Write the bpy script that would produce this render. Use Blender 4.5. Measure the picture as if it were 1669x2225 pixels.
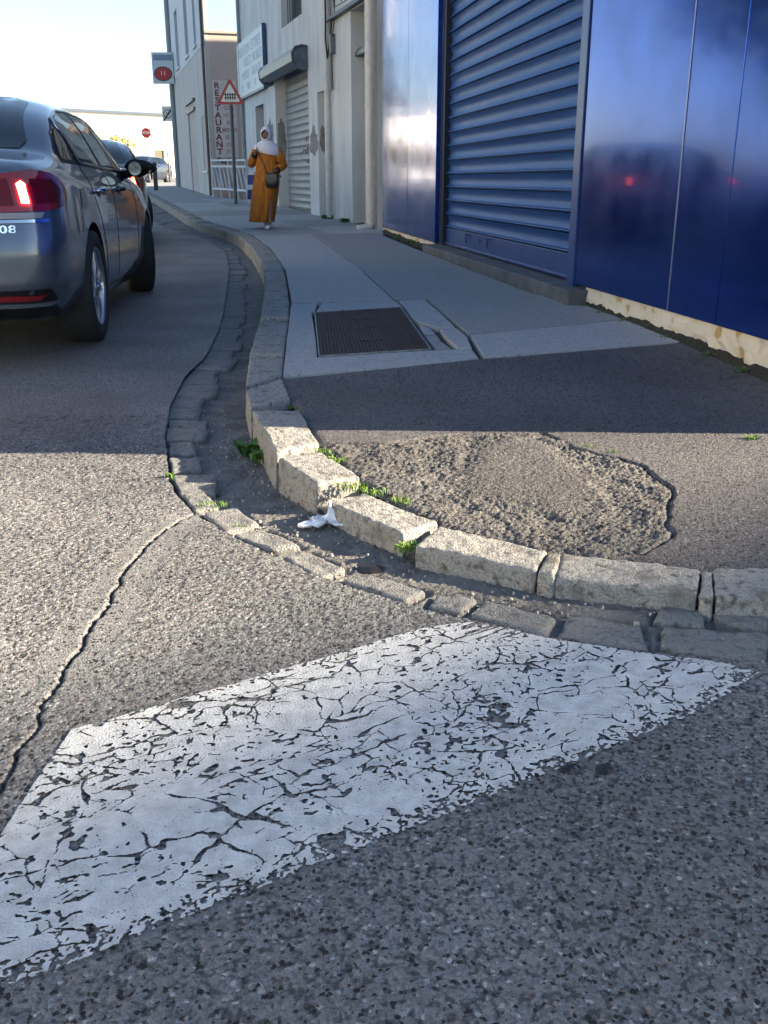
import bpy, bmesh, math, random
import numpy as np
from mathutils import Vector, Matrix
from mathutils.bvhtree import BVHTree
from mathutils.geometry import delaunay_2d_cdt, tessellate_polygon
R = math.radians
random.seed(4)
for o in list(bpy.data.objects): bpy.data.objects.remove(o)
S = bpy.context.scene
COL = S.collection

# ------------------------------------------------------------------ camera
cam = bpy.data.cameras.new('camera'); cam_o = bpy.data.objects.new('camera', cam); COL.objects.link(cam_o)
cam.sensor_fit = 'VERTICAL'; cam.sensor_height = 24.0; cam.lens = 2080/2225*24.0
cam.clip_start = 0.02; cam.clip_end = 2000
cam_o.location = (0, 0, 0.95); cam_o.rotation_euler = (R(90-19.155), 0, 0)
S.camera = cam_o
# ------------------------------------------------------------------ sky and sun
SUN_EL, SUN_AZ = 20.0, 91.7          # azimuth clockwise from +Y
wd = bpy.data.worlds.new('World'); S.world = wd; wd.use_nodes = True
wn = wd.node_tree.nodes; wl = wd.node_tree.links
sky = wn.new('ShaderNodeTexSky'); sky.sky_type = 'NISHITA'; sky.sun_disc = False
sky.sun_elevation = R(SUN_EL); sky.sun_rotation = R(SUN_AZ); sky.air_density = 1.0; sky.dust_density = 0.6; sky.ozone_density = 1.4
wl.new(sky.outputs[0], wn['Background'].inputs[0]); wn['Background'].inputs[1].default_value = 0.066
sl = bpy.data.lights.new('sun', 'SUN'); sl.energy = 5.0; sl.angle = R(0.53); sl.color = (1.0, .84, .61)
so = bpy.data.objects.new('sun', sl); COL.objects.link(so)
az, el = R(SUN_AZ), R(SUN_EL)
sdir = Vector((math.sin(az)*math.cos(el), math.cos(az)*math.cos(el), math.sin(el)))
so.rotation_euler = sdir.to_track_quat('Z', 'Y').to_euler(); so.location = sdir*30
S.view_settings.view_transform = 'Standard'; S.view_settings.look = 'None'
S.view_settings.exposure = 2.35; S.view_settings.gamma = 1.0; S.view_settings.use_curve_mapping = False
try:
    S.cycles.max_bounces = 8; S.cycles.use_denoising = True
except Exception: pass

# ------------------------------------------------------------------ numpy noise
def h2(i, j, s=0):
    n = (i.astype(np.int64)*374761393 + j.astype(np.int64)*668265263 + s*1442695041) & 0xffffffff
    n = ((n ^ (n >> 13))*1274126177) & 0xffffffff
    n = ((n ^ (n >> 15))*2246822519) & 0xffffffff
    return ((n ^ (n >> 16)) & 0xffff)/65535.0
def vn(x, y, s=0):
    x = np.asarray(x, float); y = np.asarray(y, float)
    i = np.floor(x); j = np.floor(y); a = x-i; b = y-j; a = a*a*(3-2*a); b = b*b*(3-2*b)
    return (h2(i, j, s)*(1-a)+h2(i+1, j, s)*a)*(1-b)+(h2(i, j+1, s)*(1-a)+h2(i+1, j+1, s)*a)*b
def fbm(x, y, s=0, o=4):
    t = 0; am = .5
    for k in range(o):
        t = t+am*vn(x*2**k+17.3*k, y*2**k-9.1*k, s+k); am *= .5
    return t/(1-.5**o)
def vor(x, y, s=0):
    x = np.asarray(x, float); y = np.asarray(y, float)
    i0 = np.floor(x); j0 = np.floor(y); f1 = np.full(x.shape, 9.); f2 = f1.copy(); rr = np.zeros(x.shape)
    for di in (-1, 0, 1):
        for dj in (-1, 0, 1):
            i = i0+di; j = j0+dj
            d = np.hypot(i+h2(i, j, s)-x, j+h2(i, j, s+7)-y)
            c = d < f1
            f2 = np.where(c, f1, np.minimum(f2, d)); rr = np.where(c, h2(i, j, s+13), rr); f1 = np.where(c, d, f1)
    return f1, f2, rr
def vn3(p, s=0):
    x, y, z = p[:, 0], p[:, 1], p[:, 2]; k = np.floor(z); c = z-k; c = c*c*(3-2*c)
    def lay(k): return vn(x+k*31.7, y-k*17.9, s)
    return lay(k)*(1-c)+lay(k+1)*c
def fbm3(p, s=0, o=4):
    t = 0; am = .5
    for k in range(o): t = t+am*vn3(p*2**k, s+k); am *= .5
    return t/(1-.5**o)
def sstep(a, b, x): t = np.clip((x-a)/(b-a), 0, 1); return t*t*(3-2*t)

# ------------------------------------------------------------------ materials
def new_mat(name):
    m = bpy.data.materials.new(name); m.use_nodes = True
    return m, m.node_tree.nodes, m.node_tree.links, m.node_tree.nodes['Principled BSDF']
def rgb(c): return (c[0], c[1], c[2], 1)
MATS = {}
def mat(name, col, col2=None, scale=6, rough=.7, bump=0, bscale=60, metal=0, spec=.5, coat=0, detail=6, lo=.35, hi=.65, emit=None, es=0, trans=0, stretch=None, dist=.02, rough2=None, bdet=5):
    if name in MATS: return MATS[name]
    m, N, L, b = new_mat(name)
    b.inputs['Roughness'].default_value = rough; b.inputs['Metallic'].default_value = metal
    b.inputs['Specular IOR Level'].default_value = spec; b.inputs['Coat Weight'].default_value = coat
    b.inputs['Coat Roughness'].default_value = .05
    b.inputs['Base Color'].default_value = rgb(col)
    if trans: b.inputs['Transmission Weight'].default_value = trans
    if emit: b.inputs['Emission Color'].default_value = rgb(emit); b.inputs['Emission Strength'].default_value = es
    g = N.new('ShaderNodeNewGeometry'); vec = g.outputs['Position']
    if stretch:
        mp = N.new('ShaderNodeMapping'); mp.inputs['Scale'].default_value = stretch; L.new(vec, mp.inputs[0]); vec = mp.outputs[0]
    if col2:
        n = N.new('ShaderNodeTexNoise'); n.inputs['Scale'].default_value = scale; n.inputs['Detail'].default_value = detail
        L.new(vec, n.inputs['Vector'])
        r = N.new('ShaderNodeMapRange'); r.inputs[1].default_value = lo; r.inputs[2].default_value = hi; L.new(n.outputs[0], r.inputs[0])
        mx = N.new('ShaderNodeMix'); mx.data_type = 'RGBA'; mx.inputs[6].default_value = rgb(col); mx.inputs[7].default_value = rgb(col2)
        L.new(r.outputs[0], mx.inputs[0]); L.new(mx.outputs[2], b.inputs['Base Color'])
        if rough2 is not None:
            rr = N.new('ShaderNodeMapRange'); rr.inputs[3].default_value = rough; rr.inputs[4].default_value = rough2
            L.new(r.outputs[0], rr.inputs[0]); L.new(rr.outputs[0], b.inputs['Roughness'])
    if bump:
        n2 = N.new('ShaderNodeTexNoise'); n2.inputs['Scale'].default_value = bscale; n2.inputs['Detail'].default_value = bdet; L.new(vec, n2.inputs['Vector'])
        bp = N.new('ShaderNodeBump'); bp.inputs['Strength'].default_value = bump; bp.inputs['Distance'].default_value = dist
        L.new(n2.outputs[0], bp.inputs['Height']); L.new(bp.outputs[0], b.inputs['Normal'])
    MATS[name] = m
    return m
def tarmac(name, binder, stone, fine=1.0, warm=(.24, .15, .115)):
    """aggregate in dark binder; the 'relief' attribute of the mesh tells stone tops from pits"""
    m, N, L, b = new_mat(name); g = N.new('ShaderNodeNewGeometry'); pos = g.outputs['Position']
    def noise(sc, det): n = N.new('ShaderNodeTexNoise'); n.inputs['Scale'].default_value = sc; n.inputs['Detail'].default_value = det; L.new(pos, n.inputs['Vector']); return n.outputs[0]
    def rng(src, a, b_, c=0., d=1.): r = N.new('ShaderNodeMapRange'); r.inputs[1].default_value = a; r.inputs[2].default_value = b_; r.inputs[3].default_value = c; r.inputs[4].default_value = d; L.new(src, r.inputs[0]); return r.outputs[0]
    def math_(op, x, y): n = N.new('ShaderNodeMath'); n.operation = op; (L.new(x, n.inputs[0]) if not isinstance(x, float) else setattr(n.inputs[0], 'default_value', x)); (L.new(y, n.inputs[1]) if not isinstance(y, float) else setattr(n.inputs[1], 'default_value', y)); return n.outputs[0]
    v = N.new('ShaderNodeTexVoronoi'); v.inputs['Scale'].default_value = 165*fine; L.new(pos, v.inputs['Vector'])
    sp = N.new('ShaderNodeSeparateColor'); L.new(v.outputs['Color'], sp.inputs[0])
    ramp = N.new('ShaderNodeValToRGB'); e = ramp.color_ramp.elements
    e[0].position = 0; e[0].color = rgb([c*.66 for c in stone]); e[1].position = 1; e[1].color = rgb([min(1, c*2.3) for c in stone])
    for p_, k in ((.5, 1.0), (.86, 1.2), (.955, 1.25)): q = e.new(p_); q.color = rgb([c*k for c in stone])
    q = e.new(.905); q.color = rgb([(a+b_)/2 for a, b_ in zip(warm, stone)])
    L.new(sp.outputs[0], ramp.inputs[0])
    at = N.new('ShaderNodeAttribute'); at.attribute_name = 'relief'
    fine_n = noise(430*fine, 2); pit_n = noise(150*fine, 1.6); blob = noise(45*fine, 2)
    wob = N.new('ShaderNodeTexNoise'); wob.inputs['Scale'].default_value = 150*fine; wob.inputs['Detail'].default_value = 2; L.new(pos, wob.inputs['Vector'])
    vs_ = N.new('ShaderNodeVectorMath'); vs_.operation = 'MULTIPLY_ADD'; L.new(wob.outputs['Color'], vs_.inputs[0]); vs_.inputs[1].default_value = (.012, .012, .012); L.new(pos, vs_.inputs[2])
    pv = N.new('ShaderNodeTexVoronoi'); pv.inputs['Scale'].default_value = 82*fine; L.new(vs_.outputs[0], pv.inputs['Vector'])
    pit = rng(math_('ADD', pv.outputs['Distance'], math_('MULTIPLY', math_('SUBTRACT', blob, .5), .9)), .20, .30)
    fac = math_('MULTIPLY', pit, rng(at.outputs['Fac'], .02, .40, .30, 1.))
    mx = N.new('ShaderNodeMix'); mx.data_type = 'RGBA'; mx.inputs[6].default_value = rgb(binder); L.new(ramp.outputs[0], mx.inputs[7]); L.new(fac, mx.inputs[0])
    tone = math_('MULTIPLY', rng(noise(1.4, 10), .3, .7, .74, 1.22), rng(fine_n, .25, .75, .72, 1.28))
    mu = N.new('ShaderNodeMix'); mu.data_type = 'RGBA'; mu.blend_type = 'MULTIPLY'; mu.inputs[0].default_value = 1
    L.new(mx.outputs[2], mu.inputs[6]); L.new(tone, mu.inputs[7]); L.new(mu.outputs[2], b.inputs['Base Color'])
    b.inputs['Roughness'].default_value = .68; b.inputs['Specular IOR Level'].default_value = .4
    bp = N.new('ShaderNodeBump'); bp.inputs['Strength'].default_value = .9; bp.inputs['Distance'].default_value = .003
    L.new(math_('ADD', pit, math_('SUBTRACT', fine_n, v.outputs['Distance'])), bp.inputs['Height']); L.new(bp.outputs[0], b.inputs['Normal'])
    return m
def granite(name, c1, c2, grime, bd=.006):
    """speckled stone with darker grime in blotches"""
    m, N, L, b = new_mat(name); g = N.new('ShaderNodeNewGeometry'); pos = g.outputs['Position']
    def noise(sc, det): n = N.new('ShaderNodeTexNoise'); n.inputs['Scale'].default_value = sc; n.inputs['Detail'].default_value = det; L.new(pos, n.inputs['Vector']); return n.outputs[0]
    def mix(f, a, b_, lo, hi):
        r = N.new('ShaderNodeMapRange'); r.inputs[1].default_value = lo; r.inputs[2].default_value = hi; L.new(f, r.inputs[0])
        x = N.new('ShaderNodeMix'); x.data_type = 'RGBA'; L.new(r.outputs[0], x.inputs[0])
        for k, v in ((6, a), (7, b_)):
            if isinstance(v, tuple): x.inputs[k].default_value = rgb(v)
            else: L.new(v, x.inputs[k])
        return x.outputs[2]
    sp = noise(190, 3); big = noise(13, 6); mid = noise(48, 4)
    c = mix(sp, c2, c1, .38, .58); c = mix(mid, grime, c, .30, .46); c = mix(big, c, tuple(k*1.4 for k in grime), .55, .72)
    L.new(c, b.inputs['Base Color']); b.inputs['Roughness'].default_value = .85; b.inputs['Specular IOR Level'].default_value = .3
    ad = N.new('ShaderNodeMath'); ad.operation = 'ADD'; L.new(sp, ad.inputs[0]); L.new(mid, ad.inputs[1])
    bp = N.new('ShaderNodeBump'); bp.inputs['Strength'].default_value = 1.0; bp.inputs['Distance'].default_value = bd; L.new(ad.outputs[0], bp.inputs['Height']); L.new(bp.outputs[0], b.inputs['Normal'])
    return m

# ------------------------------------------------------------------ object helpers
def tag(o, label=None, cat=None, group=None, kind=None):
    if label: o['label'] = label
    if cat: o['category'] = cat
    if group: o['group'] = group
    if kind: o['kind'] = kind
    return o
def thing(name, base, label, cat, group=None, rz=0):
    o = bpy.data.objects.new(name, None); COL.objects.link(o); o.location = base; o.rotation_euler = (0, 0, rz)
    o.empty_display_size = .1; o['local'] = 0
    del o['local']
    return tag(o, label, cat, group)
def link(name, me, m, parent=None, local=False, smooth=False, bev=0, seg=2):
    o = bpy.data.objects.new(name, me); COL.objects.link(o)
    if m is not None and not me.materials: me.materials.append(m)
    if parent:
        o.parent = parent
        if not local:
            r = parent
            off = Vector((0, 0, 0))
            while r: off += r.location; r = r.parent
            o.location = -off
    if smooth:
        me.polygons.foreach_set('use_smooth', [True]*len(me.polygons))
    if bev:
        b = o.modifiers.new('bevel', 'BEVEL'); b.width = bev; b.segments = seg; b.limit_method = 'ANGLE'; b.angle_limit = R(40)
    return o
def np_mesh(name, V, T, attrs=None, smooth=True):
    """triangles or quads by numpy"""
    me = bpy.data.meshes.new(name); n = T.shape[1]
    me.vertices.add(len(V)); me.vertices.foreach_set('co', np.ascontiguousarray(V, dtype=np.float32).ravel())
    me.loops.add(T.size); me.loops.foreach_set('vertex_index', np.ascontiguousarray(T, dtype=np.int32).ravel())
    me.polygons.add(len(T)); me.polygons.foreach_set('loop_start', np.arange(0, T.size, n, dtype=np.int32))
    try: me.polygons.foreach_set('loop_total', np.full(len(T), n, dtype=np.int32))
    except Exception: pass
    me.update(calc_edges=True)
    if smooth: me.polygons.foreach_set('use_smooth', np.ones(len(T), dtype=bool))
    for k, v in (attrs or {}).items():
        a = me.attributes.new(k, 'FLOAT', 'POINT'); a.data.foreach_set('value', np.ascontiguousarray(v, dtype=np.float32))
    me.validate()
    return me
class MB:
    def __init__(s, f=None): s.v = []; s.f = []; s.fn = f
    def add(s, vs, fs):
        k = len(s.v); s.v += [tuple(s.fn(*p)) if s.fn else tuple(p) for p in vs]; s.f += [tuple(i+k for i in q) for q in fs]; return s
    def box(s, a, b):
        x0, y0, z0 = a; x1, y1, z1 = b
        return s.add([(x0,y0,z0),(x1,y0,z0),(x1,y1,z0),(x0,y1,z0),(x0,y0,z1),(x1,y0,z1),(x1,y1,z1),(x0,y1,z1)],
                     [(3,2,1,0),(4,5,6,7),(0,1,5,4),(1,2,6,5),(2,3,7,6),(3,0,4,7)])
    def loft(s, rings, caps=True, closed=True):
        n = len(rings[0]); vs = [p for r in rings for p in r]; fs = []
        for i in range(len(rings)-1):
            for j in range(n if closed else n-1):
                k = (j+1) % n; fs.append((i*n+j, i*n+k, (i+1)*n+k, (i+1)*n+j))
        if caps and closed: fs.append(tuple(range(n-1, -1, -1))); fs.append(tuple((len(rings)-1)*n+j for j in range(n)))
        return s.add(vs, fs)
    def tube(s, path, r, n=8, caps=True):
        P = [Vector(p) for p in path]; rs = r if isinstance(r, (list, tuple)) else [r]*len(P); rings = []
        up = None
        for i, p in enumerate(P):
            d = (P[min(i+1, len(P)-1)]-P[max(i-1, 0)]).normalized()
            if up is None: up = d.orthogonal().normalized()
            up = (up-d*up.dot(d)).normalized(); w = d.cross(up)
            rings.append([tuple(p+(up*math.cos(a)+w*math.sin(a))*rs[i]) for a in [2*math.pi*k/n for k in range(n)]])
        return s.loft(rings, caps)
    def prism(s, poly, z0, z1):
        n = len(poly); zf0 = z0 if callable(z0) else (lambda x, y: z0); zf1 = z1 if callable(z1) else (lambda x, y: z1)
        vs = [(x, y, zf0(x, y)) for x, y in poly]+[(x, y, zf1(x, y)) for x, y in poly]
        fs = [tuple(range(n-1, -1, -1)), tuple(range(n, 2*n))]+[(i, (i+1) % n, n+(i+1) % n, n+i) for i in range(n)]
        return s.add(vs, fs)
    def mesh(s, name):
        me = bpy.data.meshes.new(name); me.from_pydata(s.v, [], s.f); me.validate(); me.update()
        bm = bmesh.new(); bm.from_mesh(me); bmesh.ops.recalc_face_normals(bm, faces=bm.faces); bm.to_mesh(me); bm.free()
        return me
    def build(s, name, m, parent=None, **k): return link(name, s.mesh(name), m, parent, **k)
def pin(pts, P):
    """signed distance (positive inside) of points to polygon P"""
    P = np.asarray(P, float); x, y = pts[:, 0], pts[:, 1]; d = np.full(len(x), 1e9); ins = np.zeros(len(x), bool)
    for i in range(len(P)):
        a = P[i]; b = P[(i+1) % len(P)]; e = b-a; t = np.clip(((x-a[0])*e[0]+(y-a[1])*e[1])/(e@e+1e-12), 0, 1)
        d = np.minimum(d, np.hypot(x-a[0]-t*e[0], y-a[1]-t*e[1]))
        c = ((a[1] > y) != (b[1] > y)) & (x < (b[0]-a[0])*(y-a[1])/(b[1]-a[1]+1e-15)+a[0]); ins ^= c
    return np.where(ins, d, -d)
def pline(pts, P):
    P = np.asarray(P, float); x, y = pts[:, 0], pts[:, 1]; d = np.full(len(x), 1e9)
    for i in range(len(P)-1):
        a = P[i]; b = P[i+1]; e = b-a; t = np.clip(((x-a[0])*e[0]+(y-a[1])*e[1])/(e@e+1e-12), 0, 1)
        d = np.minimum(d, np.hypot(x-a[0]-t*e[0], y-a[1]-t*e[1]))
    return d
def grid(xs, ys):
    X, Y = np.meshgrid(xs, ys); nx = len(xs); V = np.stack([X.ravel(), Y.ravel()], 1)
    i = np.arange((len(ys)-1)*nx).reshape(-1, nx)[:, :-1].ravel()
    T = np.concatenate([np.stack([i, i+1, i+nx+1], 1), np.stack([i, i+nx+1, i+nx], 1)])
    return V, T
def compact(V, T):
    u, inv = np.unique(T.ravel(), return_inverse=True); return V[u], inv.reshape(T.shape), u
def clip(V, T, d, ex=()):
    """keep the part of a triangle mesh where d > 0; ex: extra per-vertex arrays"""
    ins = d[T] > 0; c = ins.sum(1); out = [T[c == 3]]; nv = []; base = len(V); E = [[] for _ in ex]
    def cut(a, b):
        nonlocal base
        t = (d[a]/(d[a]-d[b]))[:, None]; nv.append(V[a]+(V[b]-V[a])*t)
        for k, e in enumerate(ex): E[k].append(e[a]+(e[b]-e[a])*t[:, 0])
        r = np.arange(base, base+len(a)); base += len(a); return r
    for k in range(3):
        q = T[(c == 1) & ins[:, k]]
        if len(q):
            a, b, e = q[:, k], q[:, (k+1) % 3], q[:, (k+2) % 3]
            out.append(np.stack([a, cut(a, b), cut(a, e)], 1))
        q = T[(c == 2) & ~ins[:, k]]
        if len(q):
            o_, b, e = q[:, k], q[:, (k+1) % 3], q[:, (k+2) % 3]; m1 = cut(b, o_); m2 = cut(e, o_)
            out.append(np.stack([b, e, m1], 1)); out.append(np.stack([e, m2, m1], 1))
    V2 = np.concatenate([V]+nv); T2 = np.concatenate(out); ex2 = [np.concatenate([e]+E[k]) for k, e in enumerate(ex)]
    V3, T3, u = compact(V2, T2); return V3, T3, [e[u] for e in ex2]
def graded(a, b, step, lo, hi, g=1.35):
    m = list(np.arange(a, b, step)); x = m[-1]; s = step
    while x < hi: s *= g; x += s; m.append(x)
    x = m[0]; s = step
    while x > lo: s *= g; x -= s; m.insert(0, x)
    return np.array(m)
def txt(name, body, size, m, M, parent=None, ext=.002, font=None, align='CENTER', bold=0, local=False, sx=1):
    cu = bpy.data.curves.new(name, 'FONT'); cu.body = body; cu.size = size; cu.extrude = ext; cu.align_x = align; cu.align_y = 'CENTER'; cu.offset = bold; cu.resolution_u = 3
    t = bpy.data.objects.new(name, cu); COL.objects.link(t); dg = bpy.context.evaluated_depsgraph_get()
    me = bpy.data.meshes.new_from_object(t.evaluated_get(dg)); bpy.data.objects.remove(t)
    me.transform(M @ Matrix.Diagonal((sx, 1, 1, 1)))
    me.materials.clear()
    return link(name, me, m, parent, local=local)
def basis(o, x, y):
    x = Vector(x).normalized(); y = Vector(y).normalized(); z = x.cross(y)
    return Matrix(((x[0], y[0], z[0], o[0]), (x[1], y[1], z[1], o[1]), (x[2], y[2], z[2], o[2]), (0, 0, 0, 1)))
# ------------------------------------------------------------------ levels of the place
BY = [0,1.6,2.0,2.6,3.2,4.2,6.6,11,15,20,26,30,40,120]; BZ = [.036,.036,.039,.062,.10,.10,.13,.15,.19,.26,.37,.45,.65,1.6]
RY = [0,8,11,15,20,26,30,40,120]; RZ = [0,0,.02,.06,.13,.24,.32,.52,1.45]
KB = [(-13.5,52),(-9.55,39.5),(-6.15,28.25),(-3.35,18.6),(-2.02,14.9),(-1.5,12.68),(-1.09,10.41),(-.9,8.97),(-.69,7.13),(-.595,6.03),(-.54,5.24),(-.502,4.78),(-.466,4.336),(-.377,3.85),(-.324,3.636),(-.218,3.147),(-.068,2.806),(.152,2.472),(.42,2.279),(.458,2.29),(.783,2.176),(.969,2.184),(2,2.15),(9,2.2),(60,2.2)]
KF = [(-13.7,52),(-9.75,39.5),(-6.34,28.2),(-3.54,18.56),(-2.22,14.9),(-1.65,12.29),(-1.31,10.41),(-1.08,8.97),(-.87,7.02),(-.78,6.08),(-.71,5.16),(-.676,4.77),(-.595,4.04),(-.515,3.64),(-.35,3.03),(-.2,2.735),(-.169,2.646),(.055,2.372),(.081,2.304),(.371,2.144),(.41,2.115),(.73,2.03),(.894,1.99),(2,1.96),(9,2.0),(60,2.0)]
GO = [(-15,52),(-10.6,39.5),(-7.1,28.2),(-4.1,18.6),(-2.75,15.42),(-2.06,12.95),(-1.67,10.6),(-1.21,7.31),(-1.10,6.4),(-1.01,5.39),(-1.02,4.88),(-.95,4.16),(-.86,3.65),(-.80,3.4),(-.72,3.06),(-.66,2.9),(-.58,2.74),(-.43,2.53),(-.27,2.35),(-.11,2.19),(.07,2.06),(.19,1.99),(.36,1.9),(.57,1.83),(.8,1.78),(2,1.72),(9,1.75),(60,1.75)]
def zbase(y): return np.interp(y, BY, BZ)
_kb = np.array(KB[:17])[::-1]
def zpav(x, y):
    xk = np.interp(y, _kb[:, 1], _kb[:, 0])
    return zbase(y)+.02*np.clip(np.asarray(x)-xk, 0, 2.5)*sstep(3.2, 5.5, np.asarray(y, float))
def zroad(y): return np.interp(y, RY, RZ)
FAR = [(60, 300), (-300, 300), (-300, -60), (60, -60)]
# ------------------------------------------------------------------ road
TAR = tarmac('road_tarmac', (.014,.015,.017), (.172,.174,.178))
TARP = tarmac('pavement_tarmac', (.012,.011,.013), (.100,.098,.103), 1.1, (.2,.12,.10))
TARB = tarmac('broken_tarmac', (.013,.0125,.0125), (.100,.098,.096), .95)
xs = graded(-1.45, 1.2, .0032, -300, 300); ys = graded(.82, 3.6, .0032, -60, 300, 1.12)
V, T = grid(xs, ys)
RD = GO+[(60, -60), (-300, -60), (-300, 52)]
Pmask = np.array(RD)
d = pin(V, RD)
# beyond the far end of the kerb the road opens out
d = np.where(V[:, 1] > 51.9, 1.0, d)
T = T[(d[T] > -.0).any(1)]; V, T, u = compact(V, T); d = d[u]
near = (V[:, 0] > -1.6) & (V[:, 0] < 1.4) & (V[:, 1] > .7) & (V[:, 1] < 3.9)
CRK = [(-.62,.9),(-.64,1.15),(-.635,1.35),(-.645,1.45),(-.638,1.54),(-.655,1.62),(-.648,1.69),(-.66,1.76),(-.652,1.84),(-.668,1.96),(-.655,2.08),(-.664,2.21),(-.668,2.3),(-.655,2.4),(-.642,2.52),(-.622,2.6),(-.60,2.68),(-.575,2.73)]
ZEB = [(-.57,1.52),(-.38,1.64),(-.1,1.815),(.10,1.945),(.185,1.975),(.27,1.935),(.37,1.885),(.58,1.812),(.70,1.78),(.765,1.735),(.68,1.655),(.58,1.575),(.30,1.395),(.05,1.245),(-.22,1.08),(-.41,.965),(-.62,.85),(-.60,1.0),(-.585,1.29)]
def road_z(V):
    """height and stone/pit attribute of the road surface"""
    x, y = V[:, 0], V[:, 1]; z = zroad(y)+.0; n = len(x); rel = np.full(n, .5)
    k = np.where((x > -1.75) & (x < 1.6) & (y > .5) & (y < 4.2))[0]; p = V[k]; x, y = p[:, 0], p[:, 1]
    fade = sstep(4.1, 3.5, y)*sstep(-1.7, -1.5, x)*sstep(1.55, 1.3, x)
    f1, f2, rr = vor(x*120, y*120, 3); g1, g2, rg = vor(x*78+5, y*78, 9)
    st = np.clip(1-f1*1.25, 0, 1)**.8*(.4+.6*rr); st2 = np.clip(1-g1*1.2, 0, 1)*(rg > .45)
    h = .55*st+.45*st2+.28*(vn(x*210, y*210, 5)-.5)
    dc = pline(p+np.column_stack([.018*(fbm(x*6, y*22, 22, 3)-.5)+.006*(vn(x*20, y*90, 23)-.5), 0*x]), CRK)
    # a smooth seal of bitumen runs along the crack, wider on its far side
    w = .055+.075*fbm(x*5, y*5, 21)+.03*(vn(x*40, y*40, 4)-.5); right = x > np.interp(y, [c[1] for c in CRK], [c[0] for c in CRK])
    seal = sstep(w*1.0, w*.78, np.where(right, dc, dc*1.25))*sstep(1.55, 1.9, y)
    coarse = sstep(-.35, -.8, x)*sstep(1.5, 1.9, y); coarse = np.maximum(coarse, .75*sstep(1.75, 2.1, y))
    amp = (.0036+.0022*coarse)*(1-.86*seal)
    zp = paint_d(p); under = sstep(-.008, .012, zp[0]); hole = zp[1]
    amp = amp*(1-.55*under)
    crk = np.exp(-(dc/(.0034+.0022*vn(y*60, x*60, 8)))**2)*sstep(.95, 1.1, y)*sstep(2.78, 2.7, y)
    und = .010*(fbm(x*1.7, y*1.7, 40, 3)-.5)+.006*(vn(x*7, y*7, 41)-.5)
    # old depressions in the surface
    dz = amp*(h-.42)+und-.012*crk-.004*seal*.5
    rim = .0003*np.exp(-((dc-.010)/.012)**2)*(1-right)*sstep(1.7, 2.0, y)
    z[k] += fade*(dz+rim)
    lo_, hi_ = np.percentile(h, 8), np.percentile(h, 92); hn = np.clip((h-lo_)/(hi_-lo_), 0, 1)
    rr_ = hn*(1-seal)+.42*seal-.6*crk
    rel[k] = np.where(fade > .05, rr_, .5)*1.0
    return z, rel
def paint_d(p):
    """signed distance to the painted bar and the amount of wear at each point"""
    x, y = p[:, 0], p[:, 1]; wob = .007*(fbm(x*34, y*34, 60, 3)-.5)
    dd = pin(p, ZEB)+wob
    xr = x*.86+y*.5; yr = -x*.5+y*.86           # along and across the bar
    wx = xr+.07*(fbm(x*11, y*11, 61, 4)-.5); wy = yr+.07*(fbm(x*11+7, y*11, 62, 4)-.5)
    c1, c2, _ = vor(wx*7.5, wy*10.5, 63); e1 = c2-c1; d1, d2, _ = vor(wx*17+3, wy*26, 66); e2 = d2-d1
    gate = fbm(x*15, y*15, 75, 3); gate2 = fbm(x*24+5, y*24, 76, 3); patchy = fbm(x*5, y*5, 64, 3)
    cr = np.maximum(sstep(.115, .07, e1/np.clip(2.2*(gate-.45), .01, .42)), sstep(.12, .08, e2/np.clip(2.6*(gate2-.44)+.5*(patchy-.5), .02, .62)))
    pit = sstep(.70, .76, vn(wx*58, wy*112, 65)*.78+.22*vn(x*150, y*150, 67))*sstep(.40, .50, fbm(x*9, y*9, 69, 2))
    low = [(.765,1.735),(.58,1.575),(.30,1.395),(.05,1.245),(-.22,1.08),(-.41,.965),(-.62,.85)]
    dl = pline(p, low); eg = np.exp(-(dl/.036)**2); up = pline(p, [(-.57,1.52),(-.1,1.815),(.185,1.975)]); eg = np.maximum(eg, .5*np.exp(-(up/.025)**2))
    speck = sstep(.60, .68, vn(x*230, y*230, 70)*.55+.45*vn(x*120, y*120, 71)+.26*eg-.1)
    wear = np.maximum.reduce([cr, pit, speck*sstep(.12, .6, eg)])
    wear = np.maximum(wear, .62*sstep(.70, .78, vn(x*160, y*160, 72))*sstep(.5, .62, patchy))
    end = sstep(.12, .03, np.hypot(x-.24, y-1.935)); st = sstep(.52, .62, vn(xr*9, yr*150, 73)); wear = np.maximum(wear, end*st*.8)
    return dd, wear
z, rel = road_z(V)
V, T, ex = clip(V, T, d+.012*(fbm(V[:, 0]*22, V[:, 1]*22, 30, 3)-.5)*near, (z, rel))
road = link('road', np_mesh('road', np.column_stack([V, ex[0]]), T, {'relief': ex[1]}), TAR); tag(road, kind='structure')

# the white bar of the crossing
V, T = grid(np.arange(-.66, .80, .0024), np.arange(.80, 2.02, .0024))
dd, wear = paint_d(V)
k = dd > -.01; T = T[k[T].any(1)]; V, T, u = compact(V, T); dd, wear = dd[u], wear[u]
val = np.minimum(dd*120, .5-wear)
zz, rl = road_z(V); x, y = V[:, 0], V[:, 1]
lowz = .010*(fbm(x*1.7, y*1.7, 40, 3)-.5)+.006*(vn(x*7, y*7, 41)-.5)
zz = np.maximum(lowz+.0020, lowz+.0014+.55*(zz-lowz))+.0012
V, T, ex = clip(V, T, val, (zz,))
PAINT = mat('crossing_paint', (.62,.63,.63), (.36,.365,.365), 30, .62, .8, 230, spec=.35, dist=.005, lo=.34, hi=.85, detail=12)
zo = link('crossing_stripe', np_mesh('crossing_stripe', np.column_stack([V, ex[0]]), T), PAINT)
tag(zo, 'cracked and worn white painted crossing bar on the tarmac road', 'road marking')

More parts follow.
